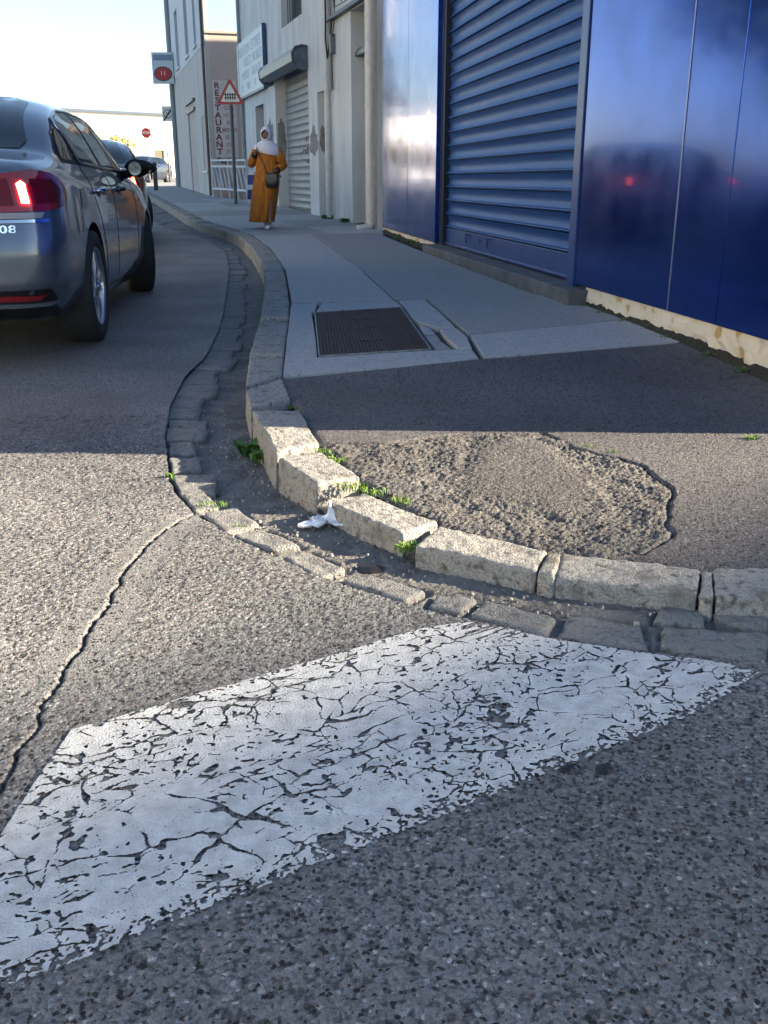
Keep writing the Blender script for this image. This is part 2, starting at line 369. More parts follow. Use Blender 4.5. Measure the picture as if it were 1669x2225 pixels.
# ------------------------------------------------------------------ gutter
GUT = mat('gutter_mortar', (.17,.165,.16), (.095,.093,.09), 11, .85, .9, 130, dist=.008)
SETT = granite('sett_stone', (.215,.215,.21), (.165,.167,.168), (.095,.095,.095))
KERB = granite('kerb_granite', (.34,.333,.315), (.22,.214,.203), (.105,.095,.085))
def gz(x, y): return zroad(y)-.007-.024*sstep(2.6, 3.1, np.asarray(y, float))*sstep(60, 8, np.asarray(y, float))
SETTS = [[(-.911,3.957),(-.743,3.94),(-.73,3.843),(-.894,3.859)],[(-.897,3.833),(-.718,3.80),(-.702,3.64),(-.857,3.632)],[(-.838,3.595),(-.74,3.589),(-.696,3.428),(-.799,3.428)],
 [(-.794,3.39),(-.672,3.38),(-.64,3.233),(-.741,3.187)],[(-.74,3.165),(-.575,3.16),(-.548,2.955),(-.665,2.945)],[(-.648,2.915),(-.585,2.945),(-.505,2.80),(-.578,2.745)],
 [(-.547,2.718),(-.45,2.78),(-.362,2.62),(-.45,2.55)],[(-.43,2.535),(-.34,2.59),(-.225,2.45),(-.308,2.425)],[(-.272,2.366),(-.20,2.405),(-.095,2.28),(-.165,2.22)],
 [(-.111,2.204),(-.05,2.25),(.105,2.14),(.05,2.08)],[(.195,2.02),(.24,2.095),(.398,2.0),(.352,1.90)],[(.378,1.905),(.425,2.01),(.583,1.965),(.562,1.83)],[(.59,1.842),(.63,1.955),(.852,1.918),(.80,1.782)],
 [(.612,1.978),(.673,2.085),(.749,2.05),(.721,1.95)],[(.749,1.963),(.765,2.03),(.884,2.0),(.86,1.94)],[(.10,2.055),(.13,2.12),(.225,2.10),(.18,2.02)]]
gp = [p for p in GO if p[1] < 13]; kp = [p for p in KF if p[1] < 13]
GP = [(a-.03, b-.03) for a, b in GO]+[(a+.05, b+.05) for a, b in KF[::-1]]
V, T = grid(graded(-1.15, 1.3, .007, -16, 62, 1.3), graded(1.7, 5.5, .007, 1.2, 53, 1.1))
d = pin(V, GP); T = T[(d[T] > 0).any(1)]; V, T, u = compact(V, T)
x, y = V[:, 0], V[:, 1]
f1, f2, rr = vor(x*75, y*75, 12)
z = gz(x, y)+.007*(fbm(x*7, y*7, 50)-.5)+.005*np.clip(1-f1*1.3, 0, 1)*(rr > .55)+.004*(vn(x*160, y*160, 51)-.5)
nr_ = (x < 1.1) & (y < 4.2); ms = np.full(len(x), -9.)
for q in SETTS: ms[nr_] = np.maximum(ms[nr_], pin(V[nr_], q))
z = z-.012*np.exp(-((ms+.004)/.009)**2)
V, T, ex = clip(V, T, pin(V, GP), (z,))
gutter = tag(link('gutter', np_mesh('gutter', np.column_stack([V, ex[0]]), T), GUT), kind='structure')
V, T = grid(np.arange(-18, 3.1, .5), np.arange(3.0, 60.1, .5)); link('gutter_bed', np_mesh('gutter_bed', np.column_stack([V, zroad(V[:, 1])-.034]), T), GUT, gutter)
def cube_pts(n):
    """unit cube shell with n cells per edge, as quads"""
    idx = {}; P = []; F = []
    def vid(p):
        k = tuple(round(c*4*n) for c in p)
        if k not in idx: idx[k] = len(P); P.append(p)
        return idx[k]
    g = [-1+2*i/n for i in range(n+1)]
    for ax in range(3):
        for s in (-1, 1):
            for i in range(n):
                for j in range(n):
                    q = []
                    for a, b in ((i, j), (i+1, j), (i+1, j+1), (i, j+1)):
                        p = [0, 0, 0]; p[ax] = s; p[(ax+1) % 3] = g[a]; p[(ax+2) % 3] = g[b]; q.append(vid(tuple(p)))
                    F.append(q if s > 0 else q[::-1])
    return np.array(P, float), np.array(F)
CUBES = {}
def stone(name, quad, ztop, zbot, m, parent, n=14, rough=.006, pw=9, seed=0, lean=0.0, freq=38):
    """rough hewn block under a top quad (front-left, front-right, back-right, back-left)"""
    if n not in CUBES: CUBES[n] = cube_pts(n)
    P, F = CUBES[n]; q = np.array(quad, float); c = q.mean(0)
    L1 = np.linalg.norm(q[1]-q[0]); L2 = np.linalg.norm(q[3]-q[0]); L3 = max(ztop-zbot, .03)
    # rounded edges of about even width whatever the proportions
    Q = P.copy(); rad = .016*(9/pw)
    ls = np.array([L1, L2, L3])/2; W = P*ls; core = np.maximum(ls-rad, ls*.2); cl = np.clip(W, -core, core); dv = W-cl; ln = np.linalg.norm(dv, axis=1)
    mx = np.maximum(np.abs(dv).max(1), 1e-9); sc = np.where(ln > 1e-9, mx/np.maximum(ln, 1e-9), 1.)
    W = cl+dv*sc[:, None]; Q = W/ls
    a = (Q[:, 0]+1)/2; b = (Q[:, 1]+1)/2; t = (Q[:, 2]+1)/2
    xy = (q[0]*((1-a)*(1-b))[:, None]+q[1]*(a*(1-b))[:, None]+q[2]*(a*b)[:, None]+q[3]*((1-a)*b)[:, None])
    fr = (q[0]+q[1])/2-(q[2]+q[3])/2; fr /= np.linalg.norm(fr)+1e-9
    xy = xy+fr*(lean*(1-t)*(1-b))[:, None]
    if callable(ztop) is False: zz = zbot+(ztop-zbot)*t
    X = np.column_stack([xy, zz]); nrm = np.sign(P)*(np.abs(P) > .999); nn = np.column_stack([(q[1]-q[0])/L1*1., ]) if False else None
    ex_ = (q[1]-q[0])/L1; ey_ = (q[3]-q[0])/L2
    N3 = np.column_stack([nrm[:, 0]*ex_[0]+nrm[:, 1]*ey_[0], nrm[:, 0]*ex_[1]+nrm[:, 1]*ey_[1], nrm[:, 2]]); N3 /= np.linalg.norm(N3, axis=1)[:, None]+1e-9
    nz = fbm3(X*freq+seed*3.7, seed, 4)-.5; big = fbm3(X*9+seed*1.3, seed+30, 2)-.5
    X = X+N3*(rough*2.2*nz+rough*2.0*big)[:, None]
    me = np_mesh(name, X, F)
    return link(name, me, m, parent)
def gquad(poly):
    """four corners of a stone polygon given as an outline"""
    return poly
for i, q in enumerate(SETTS):
    q = np.array(q); ctr = q.mean(0); q = ctr+(q-ctr)*1.0
    zt = .001-.014*float(sstep(2.7, 3.1, np.array(ctr[1])))+.004*h2(np.array([i]), np.array([3]))[0]; stone('sett', q, zt, -.07, SETT, gutter, 18, .0065, 12, i+3, freq=30)
# setts along the outer side of the gutter further up the street
def along(poly, s):
    P = np.array(poly); L = np.r_[0, np.cumsum(np.hypot(*np.diff(P, axis=0).T))]; return np.array([np.interp(s, L, P[:, 0]), np.interp(s, L, P[:, 1])])
def plen(poly): P = np.array(poly); return np.hypot(*np.diff(P, axis=0).T).sum()
go = [p for p in GO if 3.9 < p[1] < 19][::-1]; go = [(-.925, 3.99)]+go[0:]
s = 0.02; i = 40
while s < plen(go)-.4:
    ln = random.uniform(.16, .34); a = along(go, s); b = along(go, s+ln-.012); t = b-a; t /= np.linalg.norm(t); nrm = np.array([t[1], -t[0]]); w = random.uniform(.13, .2)
    q = [a-nrm*.015, b-nrm*.015, b+nrm*w, a+nrm*w]; zc = float(zroad(a[1]))
    stone('sett', q, zc-.012+random.uniform(-.004, .004), zc-.08, SETT, gutter, 6, .003, 18, i); s += ln; i += 1
# ------------------------------------------------------------------ kerb
kerb = MB(); kb = [p for p in KB if p[1] < 16]
KP = [(a+.005, b+.004) for a, b in KF]+[(a-.01, b-.01) for a, b in KB[::-1]]
V, T = grid(graded(-1.0, 1.2, .05, -14, 62, 1.3), graded(1.9, 4, .05, 1.2, 53, 1.1)); 
d = pin(V, KP); T = T[(d[T] > 0).any(1)]; V, T, u = compact(V, T); V, T, ex = clip(V, T, pin(V, KP), (zroad(V[:, 1]),))
kerb = tag(link('kerb', np_mesh('kerb', np.column_stack([V, ex[0]+.012]), T), GUT), kind='structure')
KS = [[(-.868,6.995),(-.783,6.111),(-.602,6.13),(-.684,7.076)],[(-.779,6.06),(-.678,4.80),(-.505,4.83),(-.595,6.065)],[(-.674,4.77),(-.598,4.075),(-.466,4.345),(-.502,4.79)],
 [(-.591,4.03),(-.524,3.69),(-.385,3.87),(-.463,4.295)],[(-.512,3.645),(-.358,3.05),(-.222,3.15),(-.328,3.655)],[(-.347,3.02),(-.203,2.745),(-.072,2.81),(-.213,3.10)],
 [(-.169,2.66),(.05,2.385),(.148,2.475),(-.058,2.735)],[(.078,2.318),(.369,2.148),(.420,2.281),(.152,2.462)],[(.371,2.144),(.408,2.116),(.453,2.270),(.422,2.278)],[(.411,2.122),(.726,2.032),(.779,2.176),(.456,2.292)],
 [(.728,2.026),(.757,2.006),(.803,2.165),(.781,2.170)],[(.759,2.007),(1.19,1.985),(1.2,2.17),(.810,2.183)]]
for i, q in enumerate(KS):
    c = np.mean(q, 0); zt = float(zbase(c[1]))+(.004 if i > 2 else 0); big = i >= 3
    stone('kerb_stone', q, zt+.003*((i*7) % 3-1), -.12, KERB, kerb, 40 if big and i not in (8, 10) else 14, .0045 if i > 2 else .004, 14, i, lean=.010, freq=55)
kf = [p for p in KF if 7.0 <= p[1] <= 52][::-1]; kk = [p for p in KB if 7.1 <= p[1] <= 52][::-1]
na = 34
for i in range(na):
    f0, f1_ = i/na, (i+1)/na
    def pk(f): y = 7.05+(45)*f**1.25; return (float(np.interp(y, [p[1] for p in kf], [p[0] for p in kf])), y), (float(np.interp(y, [p[1] for p in kk], [p[0] for p in kk])), y)
    a, b = pk(f0); c, e = pk(f1_)
    drop = .018*math.exp(-((a[1]-16.5)/1.6)**2)
    q = [(c[0], c[1]-.02), a, b, (e[0], e[1]-.02)]; zt = float(zbase((a[1]+c[1])/2))-drop
    stone('kerb_stone', q, zt, zt-.25, KERB, kerb, 8, .003, 14, 60+i)
q = [(1.21,1.985),(2.2,1.96),(2.2,2.15),(1.22,2.17)]; stone('kerb_stone', q, .055, -.12, KERB, kerb, 8, .004, 7, 99)
for i in range(5): stone('kerb_stone', [(2.22+i,1.965),(3.2+i,1.97),(3.2+i,2.16),(2.22+i,2.155)], .055, -.12, KERB, kerb, 5, .004, 7, 110+i)
# ------------------------------------------------------------------ pavement
pav_e = [(1.6, 3.0), (1.5, 5.0)]
PAVP = KB+[(60, 3.3), (2.1, 3.3), (1.75, 4.2), (1.5, 5.75), (1.36, 6.6), (.62, 11.2), (0.1, 15.3), (-3.4, 26.6), (-4.9, 29.4), (-8.3, 41), (-9, 52)]
CONC = granite('concrete', (.39,.395,.395), (.32,.325,.33), (.22,.225,.23), .003)
CONC2 = granite('concrete_dark', (.31,.31,.305), (.255,.257,.255), (.175,.177,.18), .003)
EARTH = mat('joint_dirt', (.035,.033,.028), (.06,.055,.045), 30, .95)
ASPH_EDGE = [(-.43,4.31),(.0,4.49),(.46,4.69),(1.0,4.86),(1.5,5.0),(1.70,5.05)]
PATCH = [(-.23,3.19),(-.17,3.0),(-.06,2.72),(.08,2.53),(.17,2.42),(.252,2.37),(.426,2.27),(.672,2.284),(.76,2.40),(.825,2.615),(.872,2.766),(.836,2.962),(.642,3.152),(.568,3.327),(.249,3.306),(.037,3.203)]
INNER = [(.244,2.714),(.283,3.086),(.454,3.264),(.591,3.152),(.648,2.792),(.513,2.543),(.379,2.663)]
AP = [(-.47,4.33),(-.385,3.87),(-.335,3.65),(-.228,3.15),(-.078,2.815),(.14,2.485),(.155,2.465),(.415,2.29),(.46,2.30),(.77,2.185),(.8,2.19),(1.2,2.18),(2,2.16),(9,2.21),(60,2.2),(60,3.4),(9,4.3),(1.9,3.28),(1.72,4.25),(1.62,5.02)]+ASPH_EDGE[::-1][1:]
V, T = grid(graded(-.5, 1.45, .0045, -.6, 61, 1.3), graded(2.1, 3.55, .0045, 2.0, 5.2, 1.06))
d = pin(V, AP); T = T[(d[T] > 0).any(1)]; V, T, u = compact(V, T); d = d[u]
x, y = V[:, 0], V[:, 1]; pd = pin(V, PATCH)+.03*(fbm(x*14, y*14, 80, 3)-.5); idd = pin(V, INNER)+.05*(fbm(x*9, y*9, 81, 3)-.5)
f1, f2, rr = vor(x*95, y*95, 15); st = np.clip(1-f1*1.2, 0, 1)*(.4+.6*rr)
z = zpav(x, y)-.006+.008*(fbm(x*2, y*2, 84, 3)-.5)
h = .6*st+.4*vn(x*170, y*170, 82); hp = .0042*(h-.4)*sstep(3.75, 3.5, y)
g1, g2, rg = vor(x*80, y*80, 16); rub = np.clip(1-g1*1.15, 0, 1)*(.3+.7*rg); inp = sstep(-.01, .02, pd); inn = sstep(-.05, .06, idd+.05*(fbm(x*22, y*22, 89, 3)-.5))
rough_z = .010*(rub-.35)+.025*(fbm(x*13, y*13, 83, 5)-.5)-.004+.004*(h-.4)
smooth_z = .0045*(rub-.4)+.005*(fbm(x*10, y*10, 85, 3)-.5)+.003
edge = np.exp(-((pd-.0)/.007)**2)*sstep(.2, .5, fbm(x*9, y*9, 86, 2)); edgei = np.exp(-((idd+.01)/.012)**2)*sstep(.42, .6, fbm(x*6, y*6, 87, 2))
z = z+hp*(1-inp)+inp*(rough_z*(1-inn)+smooth_z*inn)-.011*edge-.007*edgei
hn = np.clip((h-np.percentile(h, 8))/(np.percentile(h, 92)-np.percentile(h, 8)), 0, 1)
rel = .1+.8*hn*(1-inp)+inp*(.75*rub+.35*hn)-.4*edge-.3*edgei
near_kerb = np.exp(-(d/.02)**2); z = z-.014*near_kerb*(x < 1.3)*(y < 3.9)
attrs = (z, rel, inp)
V, T, ex = clip(V, T, d+.008*(fbm(x*30, y*30, 88, 2)-.5), attrs)
pav = np_mesh('pavement', np.column_stack([V, ex[0]]), T, {'relief': ex[1]})
pav.materials.append(TARP); pav.materials.append(TARB)
mi = (ex[2][T].mean(1) > .5).astype(np.int32); pav.polygons.foreach_set('material_index', mi)
pavement = tag(link('pavement', pav, None), kind='structure')
# bed under the concrete bays
V, T = grid(np.arange(-10, 2.2, .25), np.arange(4.2, 52.2, .25)); d = pin(V, PAVP); T = T[(d[T] > 0).any(1)]; V, T, u = compact(V, T)
V, T, ex = clip(V, T, pin(V, PAVP), (zpav(V[:, 0], V[:, 1])-.03,))
link('bed', np_mesh('bed', np.column_stack([V, ex[0]]), T), EARTH, pavement)
def bay(poly, m, gap=.006, up=0., name='paving_bay', sub=.35):
    P = np.array(poly, float); c = P.mean(0)
    n = len(P); Q = []
    for i in range(n):      # inset for the joint, long edges cut so that the bay follows the slope
        a, b, e = P[i-1], P[i], P[(i+1) % n]; d1 = (b-a)/np.linalg.norm(b-a); d2 = (e-b)/np.linalg.norm(e-b)
        n1 = np.array([-d1[1], d1[0]]); n2 = np.array([-d2[1], d2[0]]); s_ = n1+n2; s_ /= max(np.dot(s_, n1), .3)
        Q.append(b+s_*gap*(1 if area(P) > 0 else -1))
    out = []
    for i in range(n):
        a, b = Q[i], Q[(i+1) % n]; k = max(1, int(np.linalg.norm(b-a)/sub))
        for j in range(k): out.append(tuple(a+(b-a)*j/k+(0 if j == 0 else 1)*np.array([random.uniform(-.0035, .0035), random.uniform(-.0035, .0035)])))
    zt = lambda x, y: float(zpav(x, y))+up
    return MB().prism(out, lambda x, y: zt(x, y)-.06, zt).build(name, m, pavement, bev=.004)
def area(P): x, y = P[:, 0], P[:, 1]; return .5*np.sum(x*np.roll(y, -1)-np.roll(x, -1)*y)
def xk(y): return float(np.interp(y, _kb[:, 1], _kb[:, 0]))
def xj(y): return float(np.interp(y, [6.81, 10.19, 14.37], [.08, -.34, -1.05]))
def xw(y): return 1.707-.162*(y-4.208)
COVQ = [(-.455,6.33),(.115,6.50),(.245,4.95),(-.33,4.81)]
# round the metal cover
bay([(xk(4.35)+.0,4.35),(.0,4.50),(.47,4.70),(.455,4.95),(.245,4.92),(-.33,4.78),(-.345,4.95),(xk(4.95)+.004,4.93)], CONC, .004)
bay([(xk(4.95)+.004,4.95),(-.345,4.97),(-.39,5.5),(-.47,6.34),(-.45,6.36),(-.46,6.80),(xk(6.75)+.006,6.75)], CONC, .004)
bay([(-.45,6.37),(.125,6.52),(.08,6.82),(-.44,6.80)], CONC, .004)
bay([(.135,6.52),(.17,6.06),(.20,5.85),(.275,5.70),(.31,5.62),(.42,5.64),(.36,6.25),(.29,6.88),(.10,6.85)], CONC, .005)
bay([(.205,5.80),(.262,5.66),(.295,5.45),(.225,5.41)], CONC, .005, -.004)
bay([(.225,5.38),(.30,5.42),(.315,5.2),(.355,4.99),(.262,4.97)], CONC2, .006, -.006)
bay([(.318,5.58),(.335,5.3),(.375,4.98),(.462,4.96),(.462,5.30),(.425,5.60)], CONC, .006)
for a, b in ((6.86,9.4),(9.4,12.0),(12.0,14.4)):
    bay([(xk(a)+.012,a),(xj(a),a),(xj(b),b),(xk(b)+.012,b)], CONC, .005)
for a, b, m in ((6.90,9.1,CONC2),(9.1,11.6,CONC2),(11.6,14.4,CONC2)):
    bay([(xj(a)+.003,a),(min(xw(a)-.02, xw(a)-.17),a+.1),(xw(b)-.17,b+.1),(xj(b),b)], m, .005)
bay([(.49,4.72),(1.0,4.87),(1.52,5.01),(xw(5.0)+.03,5.07),(xw(5.75)+.03,5.80),(1.1,5.62),(.475,5.35)], CONC, .005)
bay([(.472,5.36),(1.1,5.635),(xw(5.75)+.03,5.815),(xw(6.2),6.3),(xw(7)-.15,7.03),(.30,6.93)], CONC2, .005)
# the rest of the street pavement
def xfar(y): return float(np.interp(y, [14.4, 15.3, 26.7, 29.5, 41.2, 52], [.24, .1, -3.45, -4.95, -8.4, -9.5]))
ya = 14.42; i = 0
while ya < 50:
    yb_ = ya+1.7+.09*i; yb_ = min(yb_, 51)
    if yb_ < 30:
        xm = lambda y: xk(y)+(xfar(y)-xk(y))*.52
        bay([(xk(ya)+.012,ya),(xm(ya),ya),(xm(yb_),yb_),(xk(yb_)+.012,yb_)], CONC if i % 3 else CONC2, .008); bay([(xm(ya),ya),(xfar(ya),ya),(xfar(yb_),yb_),(xm(yb_),yb_)], CONC2 if i % 2 else CONC, .008)
    else: bay([(xk(ya)+.012,ya),(xfar(ya),ya),(xfar(yb_),yb_),(xk(yb_)+.012,yb_)], CONC2, .008, sub=2)
    ya = yb_; i += 1
# ------------------------------------------------------------------ access cover
IRON = mat('cast_iron', (.050,.033,.032), (.075,.048,.042), 20, .75, .3, 200, metal=.2, dist=.002)
STEEL = mat('galvanised_edge', (.32,.34,.35), (.2,.2,.2), 30, .45, metal=.8)
cq = np.array(COVQ); cc = cq.mean(0); cov = thing('access_cover', (cc[0], cc[1], float(zpav(*cc))), 'ribbed dark iron access cover set in the concrete pavement', 'access cover')
def cq_at(a, b): return cq[3]*(1-a)*(1-b)+cq[2]*a*(1-b)+cq[1]*a*b+cq[0]*(1-a)*b
def zc_(p, o=0): return float(zpav(p[0], p[1]))+o
def covbox(a0, a1, b0, b1, z0, z1, mb):
    vs = []
    for zz in (z0, z1):
        for a, b in ((a0, b0), (a1, b0), (a1, b1), (a0, b1)): p = cq_at(a, b); vs.append((p[0], p[1], zc_(p, zz)))
    mb.add(vs, [(3,2,1,0),(4,5,6,7),(0,1,5,4),(1,2,6,5),(2,3,7,6),(3,0,4,7)])
for b0, b1 in ((0.006, .497), (.503, .994)):
    m_ = MB(); covbox(.012, .988, b0, b1, -.03, -.004, m_); pl = m_.build('plate', IRON, cov)
    nr = 30
    m_ = MB()
    for i in range(nr):
        a = .02+.96*(i+.25)/nr; covbox(a, a+.014, b0+.004, b1-.004, -.006, .003, m_)
    rb = tag(m_.build('rib', IRON, pl), kind='stuff')
    for a in (.44, .56):
        m_ = MB(); covbox(a-.05, a+.05, (b0+b1)/2-.015, (b0+b1)/2+.015, -.006, .004, m_); m_.build('lifting_eye', IRON, pl)
for a0, a1, b0, b1 in ((0, .012, 0, 1), (.988, 1, 0, 1), (.012, .988, 0, .006), (.012, .988, .994, 1)):
    m_ = MB(); covbox(a0, a1, b0, b1, -.03, .002, m_); m_.build('frame', STEEL, cov)
# ------------------------------------------------------------------ buildings
def frame(P, deg):
    h = R(deg); u = Vector((-math.sin(h), math.cos(h), 0)); n = Vector((math.cos(h), math.sin(h), 0)); P = Vector((P[0], P[1], 0))
    f = lambda t, d, z: tuple(P+u*t-n*d+Vector((0, 0, z)))
    f.u, f.n, f.P = u, n, P
    return f
def facade(mb, t0, t1, z0, z1, ops, depth=.25, d0=0.):
    """front sheet with openings and their reveals"""
    ts = sorted({t0, t1}|{o[0] for o in ops}|{o[1] for o in ops}); zs = sorted({z0, z1}|{o[2] for o in ops}|{o[3] for o in ops})
    ts = [t for t in ts if t0 <= t <= t1]; zs = [z for z in zs if z0 <= z <= z1]
    hole = lambda t, z: any(o[0] < t < o[1] and o[2] < z < o[3] for o in ops)
    for i in range(len(ts)-1):
        for j in range(len(zs)-1):
            if not hole((ts[i]+ts[i+1])/2, (zs[j]+zs[j+1])/2):
                mb.add([(ts[i], d0, zs[j]), (ts[i+1], d0, zs[j]), (ts[i+1], d0, zs[j+1]), (ts[i], d0, zs[j+1])], [(0, 1, 2, 3)])
    for a, b, c, e in ops:
        mb.add([(a,d0,c),(a,d0-depth,c),(a,d0-depth,e),(a,d0,e)], [(0,1,2,3)]); mb.add([(b,d0,c),(b,d0-depth,c),(b,d0-depth,e),(b,d0,e)], [(3,2,1,0)])
        mb.add([(a,d0,e),(b,d0,e),(b,d0-depth,e),(a,d0-depth,e)], [(0,1,2,3)]); mb.add([(a,d0,c),(b,d0,c),(b,d0-depth,c),(a,d0-depth,c)], [(3,2,1,0)])
def shell(mb, t0, t1, z1, D, dz=0, dd=.3):
    """sides, back and roof of a block behind a facade"""
    mb.box((t0, -D, dz), (t1, -dd-.02, z1-.01))
def slat_mesh(f, t0, t1, z0, pitch, d0, concave, name):
    pr = []
    n = 9
    for i in range(n+1):
        s = i/n; pr.append((d0+concave*(2*s-1)**2, z0+.012+(pitch-.016)*s))
    pr = [(d0-.01, z0), (d0+concave-.012, z0+.001), (d0+concave-.012, z0+.006), (d0+concave+.010, z0+.007), (d0+concave+.014, z0+.012), (d0+concave+.012, z0+.018)]+pr[1:]+[(d0-.01, z0+pitch-.002)]
    m = MB(f); m.loft([[(t0, d, z) for d, z in pr], [(t1, d, z) for d, z in pr]]); return m
FB = frame((1.707, 4.208), 9.2)
BLUE = mat('blue_cladding', (.010,.058,.35), (.010,.054,.32), 3.5, .12, .06, .9, metal=.86, spec=.5, coat=.18, dist=.25, bdet=.5, rough2=.20, detail=10)
BLUE_S = mat('blue_shutter_paint', (.006,.046,.20), (.022,.085,.25), 5, .40, .08, 30, metal=.25, spec=.3, dist=.01, stretch=(1,1,4), rough2=.5)
BLUE_R = mat('blue_rail_paint', (.010,.038,.17), (.022,.06,.20), 8, .34, spec=.45)
m_, N, L, b = new_mat('cream_plinth'); MATS['cream_plinth'] = m_
g = N.new('ShaderNodeNewGeometry'); n1 = N.new('ShaderNodeTexNoise'); n1.inputs['Scale'].default_value = 5.5; n1.inputs['Detail'].default_value = 9; L.new(g.outputs['Position'], n1.inputs['Vector'])
cr = N.new('ShaderNodeValToRGB'); cr.color_ramp.interpolation = 'LINEAR'; e = cr.color_ramp.elements; e[0].position = .36; e[0].color = (.42,.30,.13,1); e[1].position = .40; e[1].color = (.62,.55,.42,1); q_ = e.new(.60); q_.color = (.66,.60,.50,1); q_ = e.new(.66); q_.color = (.50,.44,.36,1)
L.new(n1.outputs[0], cr.inputs[0]); L.new(cr.outputs[0], b.inputs['Base Color']); b.inputs['Roughness'].default_value = .85
bp = N.new('ShaderNodeBump'); bp.inputs['Strength'].default_value = .8; bp.inputs['Distance'].default_value = .02; L.new(cr.outputs[0], bp.inputs['Height']); L.new(bp.outputs[0], b.inputs['Normal'])
PLINTH = m_
blue = thing('blue_building', FB(5, 0, 0), 'building clad in glossy dark blue panels with a blue roller shutter', 'building')
BT0, BT1, BZ1 = -.92, 10.72, 5.6
mb = MB(FB); facade(mb, BT0, BT1, 0, BZ1, [(2.49, 6.98, .20, 3.62)], .35, -.03); shell(mb, BT0, BT1, BZ1, 10, 0, .33); mb.box((2.4, -.40, .1), (7.05, -.30, 3.7)); mb.build('wall', mat('dark_render', (.10,.10,.11), (.07,.07,.08), 5, .9), blue)
def plinth(t0, t1, seed):
    n = max(6, int((t1-t0)/.035)); rows = 8; rng = [t0+(t1-t0)*i/n for i in range(n+1)]; vs = []; fs = []
    T_ = np.array(rng)
    for j in range(rows+1):
        z = -.02+.305*j/rows
        bulge = .02*(fbm(T_*3.1, np.full(n+1, z*9), seed, 3)-.5)+.012*(fbm(T_*14, np.full(n+1, z*30), seed+5, 3)-.5)
        flake = .012*sstep(.52, .54, fbm(T_*6, np.full(n+1, z*14), seed+9, 3))
        for i, t in enumerate(rng): vs.append((t, .006+bulge[i]-flake[i]+(.006 if j < 2 else 0), z))
    for j in range(rows):
        for i in range(n): a = j*(n+1)+i; fs.append((a, a+1, a+n+2, a+n+1))
    vs += [(t0, -.03, .285), (t1, -.03, .285)]; k = len(vs); fs.append(tuple([rows*(n+1)+i for i in range(n+1)]+[k-1, k-2]))
    return MB(FB).add(vs, fs).build('plinth', PLINTH, blue)
plinth(BT0, 2.30, 3); plinth(7.08, BT1, 8)
def panel(t0, t1, z0, z1):
    g = .003
    mb = MB(FB); mb.box((t0+g, -.026, z0), (t1-g, .022, z1)); return mb.build('cladding_panel', BLUE, blue, bev=.004)
for a, b_ in ((BT0, -.25), (-.25, .49), (.49, 1.02), (1.02, 2.46)): panel(a, b_, .282, BZ1)
for a, b_ in ((7.0, 8.69), (8.69, 10.70)): panel(a, b_, .282, BZ1)
panel(2.47, 6.99, 3.64, BZ1)
mb = MB(FB); mb.box((1.016, .0225, .282), (1.024, .026, BZ1)); mb.build('joint_highlight', mat('joint_highlight_metal', (.35,.38,.45), rough=.35, metal=.7), blue)  # pale metal strip stands in for the highlight along this joint
mb = MB(FB); mb.box((BT0-.1, -.5, BZ1), (BT1+.02, .06, BZ1+.12)); mb.build('coping', BLUE_R, blue)
sh = thing('roller_shutter', FB(4.7, 0, .28), 'x', 'y'); 
for k_ in list(sh.keys()): del sh[k_]
sh.parent = blue; sh.location = Vector(FB(4.7, 0, .28))-blue.location
PITCH = .137
for i in range(24):
    slat_mesh(FB, 2.60, 6.86, .455+i*PITCH, PITCH, -.10, .020, 'slat').build('slat', BLUE_S, sh, smooth=False)
mb = MB(FB); mb.box((2.60, -.115, .292), (6.86, -.078, .45)); mb.build('bottom_bar', BLUE_R, sh, bev=.004)
mb = MB(FB); mb.box((2.60, -.115, .276), (6.86, -.060, .296)); mb.build('bottom_seal', BLUE_R, sh, bev=.003)
for t in (5.05, 5.85):
    mb = MB(FB); mb.tube([(t-.05, -.078, .43), (t-.05, -.05, .425), (t-.03, -.045, .35), (t+.03, -.045, .35), (t+.05, -.05, .425), (t+.05, -.078, .43)], .007, 6); mb.box((t-.06, -.08, .42), (t+.06, -.072, .44)); mb.build('handle', BLUE_R, sh)
mb = MB(FB); mb.box((5.38, -.08, .36), (5.50, -.07, .42)); mb.build('lock_plate', BLUE_R, sh, bev=.003)
mb = MB(FB); mb.box((2.475, -.12, .20), (2.60, .034, 3.62)); mb.build('guide_rail', BLUE_R, sh, bev=.006)
mb = MB(FB); mb.box((6.865, -.12, .20), (6.985, -.032, 3.62)); mb.build('guide_rail', mat('shaded_gap_rail', (.008,.010,.02), rough=.4), sh, bev=.006)  # near-black colour stands in for the shaded gap beside the slats
mb = MB(FB); mb.box((2.27, -.30, .0), (7.12, .135, .262)); mb.build('threshold', mat('step_concrete', (.125,.13,.14), (.08,.085,.092), 6, .85, .6, 70, dist=.008), blue, bev=.012)

# ---- white rendered building
FW = frame((-.10, 15.35), 16.5)
WHITE = mat('white_render', (.60,.615,.63), (.45,.455,.46), 1.8, .9, .35, 60, dist=.006, detail=10, stretch=(1.6,1.6,.5), lo=.4, hi=.75)
PIPE = mat('pipe_white', (.58,.575,.56), (.50,.48,.46), 12, .5)
GREYS = mat('grey_shutter', (.23,.25,.27), (.28,.29,.30), 4, .5, spec=.4)
DARK = mat('dark_void', (.015,.016,.018), rough=.6)
wb = thing('white_building', FW(6, 0, .2), 'white rendered building with a grey roller shutter and downpipes', 'building')
WO = [(.34,1.50,.0,3.45),(3.10,3.98,.0,2.46),(4.75,8.2,.0,3.3),(5.15,7.2,3.93,5.5),(9.75,10.95,.0,2.66)]
mb = MB(FW); facade(mb, -.02, 12.75, -.1, 7.2, WO, .26); mb.add([(12.75,0,-.1),(12.75,-8,-.1),(12.75,-8,7.2),(12.75,0,7.2)], [(0,1,2,3)])
